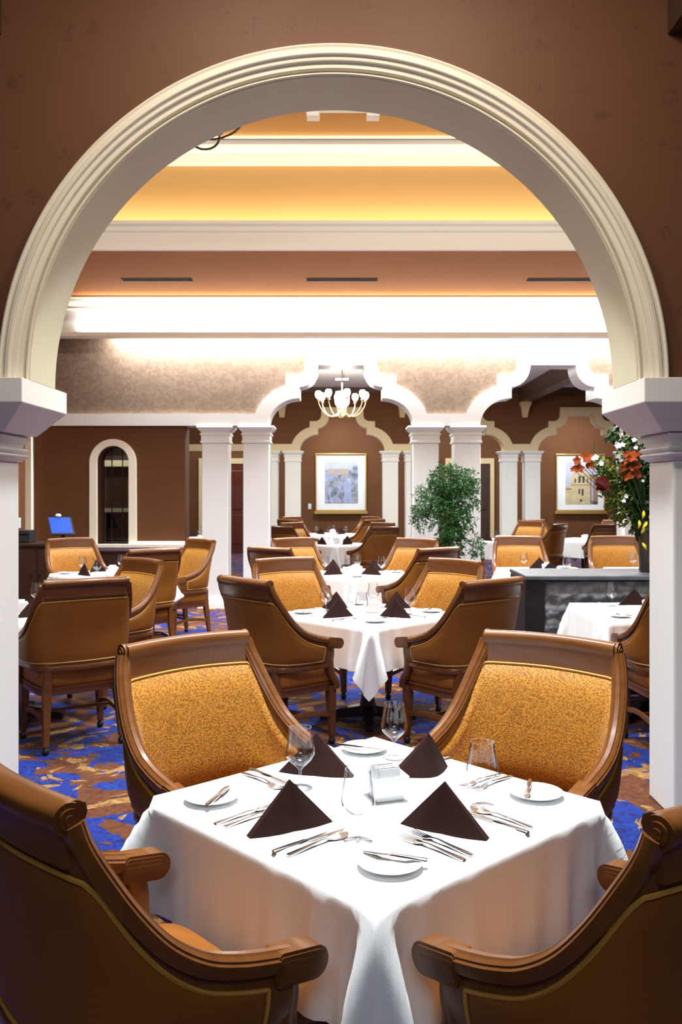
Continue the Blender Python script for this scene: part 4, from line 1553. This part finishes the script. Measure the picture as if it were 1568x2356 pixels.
def fittings():
    # blue point of sale screen on the dark side station
    t = thing('side_station', 'dark wood side station against the left wall under the blue screen', 'cabinet', (-3.86, 11.55, 0))
    MB().box(-.42, .42, -.30, .30, 0, .92).build('body', 'dark_wood', t, bevel=.006)
    MB().box(-.45, .45, -.34, .32, .92, .955).build('top', 'dark_wood', t, bevel=.006)
    for s in (-1, 1):
        d = MB().box(s * .21 - .19, s * .21 + .19, -.318, -.30, .08, .88).build('door', 'dark_wood', t, bevel=.006)
        MB().lathe([(0, 0), (.012, .0), (.014, .012), (0, .02)], n=10).build('knob', 'iron_dark', d).location = (s * .05, -.335, .55)
    t = thing('screen_terminal', 'tilted terminal with a glowing blue screen on the dark side station', 'screen', (-3.58, 11.42, .955), .12)
    MB().rect_loft([(0, -.09, .09, -.07, .09), (.015, -.09, .09, -.07, .09), (.02, -.03, .03, 0, .05), (.12, -.025, .025, .01, .04)]).build('stand', 'plastic_dark', t)
    n = Vector((0, -.94, .34)).normalized()
    u = Vector((-.26, .33, .91)).normalized()
    s = Vector((1, 0, .0)).normalized()
    c = Vector((-.02, -.01, .215))
    MB().obox(c, s * .150, u * .125, n * .014).build('housing', 'plastic_dark', t, bevel=.004)
    MB().obox(c + n * .0155 + u * .008, s * .132, u * .108, n * .0015).build('display', 'screen_blue', t)
    MB().lathe([(0, 0), (.035, .004), (.038, .02), (.025, .035), (0, .038)], (-.06, .015, .335), 14).build('sensor', 'paper_white', t, smooth=True)
    t = thing('receipt_printer', 'dark box printer at the wall end of the side station', 'printer', (-4.08, 11.5, .955))
    MB().box(-.09, .09, -.12, .12, 0, .16).build('housing', 'plastic_dark', t, bevel=.012)
    MB().box(-.075, .075, -.125, -.118, .10, .115).build('paper_slot', 'slot_black', t)
    for lb, loc, rz in (('white switch plate on the brown wall left of the blue framed picture', (-.81, YE, 1.225), 0), ('white switch plate on the left side wall beside the left column', (XL, 12.0, 1.19), PI / 2)):
        t = thing('light_switch', lb, 'switch', loc, rz, 'switch plates')
        MB().box(-.04, .04, -.008, 0, -.07, .07).build('plate', 'switch_white', t, bevel=.003)
        MB().box(-.012, .012, -.013, -.008, -.03, .03).build('rocker', 'switch_white', t)
    # dark tripod by the far door
    t = thing('tripod', 'thin dark tripod standing by the far door beyond the slim columns', 'tripod', (3.98, 21.2, 0))
    for k in range(3):
        a = 2 * PI * k / 3 + .55
        MB().tube([(.02 * math.cos(a), .02 * math.sin(a), 1.50), (.30 * math.cos(a), .30 * math.sin(a), .0)], [.020, .012], 8).build('leg', 'iron_dark', t, smooth=True)
    MB().lathe([(.03, 1.46), (.045, 1.50), (.02, 1.54), (.02, 1.66), (.05, 1.69), (.055, 1.76), (.02, 1.80)], n=14, cap=True).build('head', 'iron_dark', t, smooth=True)
    picture('framed_picture', 'gold framed blue harbour print with wide white mount in the middle arch', -.663, .663, 1.10, 2.60, -.415, .44, 1.305, 2.385, 0)
    picture('framed_picture', 'framed print of a sand coloured building, behind the flower arrangement', 5.56, 6.84, 1.10, 2.585, 5.81, 6.65, 1.283, 2.385, 1)
    t = thing('ceiling_panel_light', 'small bright rectangular light in the far grey ceiling above the chandelier', 'light', (.02, 18.3, 3.95))
    MB().box(-.16, .16, -.16, .16, -.02, 0).build('housing', 'steel', t)
    MB().box(-.14, .14, -.14, .14, -.024, -.02).build('diffuser', 'panel_glow', t)


booth()
weeping_plant()
flower_arrangement()
chandelier('chandelier', 'lit brass chandelier with frosted shades in the middle arch', (.02, 15.8, 3.22), 3.95, 8, .43, .0, True)
chandelier('chandelier', 'dark iron chandelier whose scrolled arms show under the big arch', (-1.36, 7.2, 4.80), 5.46, 8, .56, -.10, False)
fittings()


# ------------------------------------------------------------------ light
def area(name, loc, size, power, col=(1, 1, 1), rot=(0, 0, 0), shape='DISK', sy=None, spread=None):
    l = bpy.data.lights.new(name, 'AREA')
    l.shape = shape
    l.size = size
    if sy:
        l.size_y = sy
    l.energy = power
    l.color = col
    if spread:
        l.spread = math.radians(spread)
    o = bpy.data.objects.new(name, l)
    COL.objects.link(o)
    o.location = loc
    o.rotation_euler = rot
    return o


COOL, NEUT, WARM = (.90, .96, 1.0), (.93, .985, 1.0), (1.0, .80, .52)
# front room downlights, then an added fill behind the camera
area('area_lamp', (.10, 2.70, 4.55), .5, 86, COOL, spread=78)
area('area_lamp', (-.5, 2.9, 4.55), .5, 46, (1, .86, .68))
area('area_lamp', (.5, 2.9, 4.55), .5, 46, (1, .86, .68))
area('area_lamp', (0, -1.6, 4.45), 2.6, 100, (.80, .92, 1), rot=(math.radians(42), 0, 0))  # unseen fill, added to brighten the hanging cloth sides
# dining room downlights
for x, y, p in ((.15, 5.9, 165), (-2.4, 6.1, 130), (2.5, 6.1, 120), (.1, 9.75, 100), (-2.5, 9.75, 90), (2.6, 9.75, 95)):
    area('area_lamp', (x, y, 5.35 if y < 9.4 else 4.15), .6, p, NEUT, spread=115)
# wall wash, cove strips and one added fill strip
area('wall_washer', (1.0, 12.19, 3.86), 8.2, 620, (.96, .98, 1), rot=(math.radians(10), 0, 0), shape='RECTANGLE', sy=.08, spread=170)
area('strip_lamp', (1.1, 11.66, 3.69), 9.0, 120, (1, .98, .95), rot=(math.radians(180 - 30), 0, 0), shape='RECTANGLE', sy=.05, spread=130)
area('strip_lamp', (1.5, 9.60, 4.50), 11.4, 75, (1, .88, .66), rot=(math.radians(180 - 12), 0, 0), shape='RECTANGLE', sy=.06)
area('strip_lamp', (1.5, 4.95, 4.75), 11.4, 260, (1, .94, .84), rot=(math.radians(100), 0, 0), shape='RECTANGLE', sy=.08)  # unseen strip added on the near side to brighten the fascia
area('strip_lamp', (1.5, 9.63, 5.43), 11.4, 40, (1, .92, .75), rot=(math.radians(180), 0, 0), shape='RECTANGLE', sy=.03)
# far room
for x, y, p in ((0, 15.8, 190), (-3, 16, 110), (3.0, 15.8, 170), (5.6, 16, 150), (0, 21.6, 110), (5.9, 21.6, 120), (-3, 21.6, 70), (2.9, 21.6, 60)):
    area('area_lamp', (x, y, 3.55 if y < 20 else 3.85), .5, p, NEUT)
for a in range(2):  # point lights added below and behind the chandelier to brighten the ceiling
    l = bpy.data.lights.new('chandelier_fill', 'POINT')
    l.energy = 95
    l.color = (1, .88, .72)
    l.shadow_soft_size = .12
    o = bpy.data.objects.new('chandelier_fill', l)
    COL.objects.link(o)
    o.location = (.02, 15.5 + 1.2 * a, 3.02 - .06 * a)
area('pantry_lamp', (-3.6, 13.9, 2.5), .3, 8, NEUT)

w = bpy.data.worlds.new('world')
w.use_nodes = True
w.node_tree.nodes['Background'].inputs[0].default_value = (.8, .85, 1, 1)
w.node_tree.nodes['Background'].inputs[1].default_value = .05
SC.world = w

cam = bpy.data.cameras.new('camera')
cam.sensor_fit = 'VERTICAL'
cam.sensor_height = 36
cam.lens = F * 36 / 2356
cam.shift_y = -(1178 - HY) / 2356
cam.clip_start = .05
co = bpy.data.objects.new('camera', cam)
COL.objects.link(co)
co.location = (0, 0, H)
co.rotation_euler = (PI / 2, 0, 0)
cam.dof.use_dof = True
cam.dof.focus_distance = 2.6
cam.dof.aperture_fstop = 9
SC.camera = co

v = SC.view_settings
v.view_transform = 'Standard'
v.look = 'None'
v.exposure = 0
v.gamma = 1
v.use_curve_mapping = False
cy = SC.cycles
cy.max_bounces = 6
cy.diffuse_bounces = 4
cy.use_adaptive_sampling = True
cy.adaptive_threshold = .02
cy.glossy_bounces = 3
cy.transparent_max_bounces = 24
cy.caustics_reflective = False
cy.caustics_refractive = False
cy.sample_clamp_indirect = 6
cy.use_denoising = True
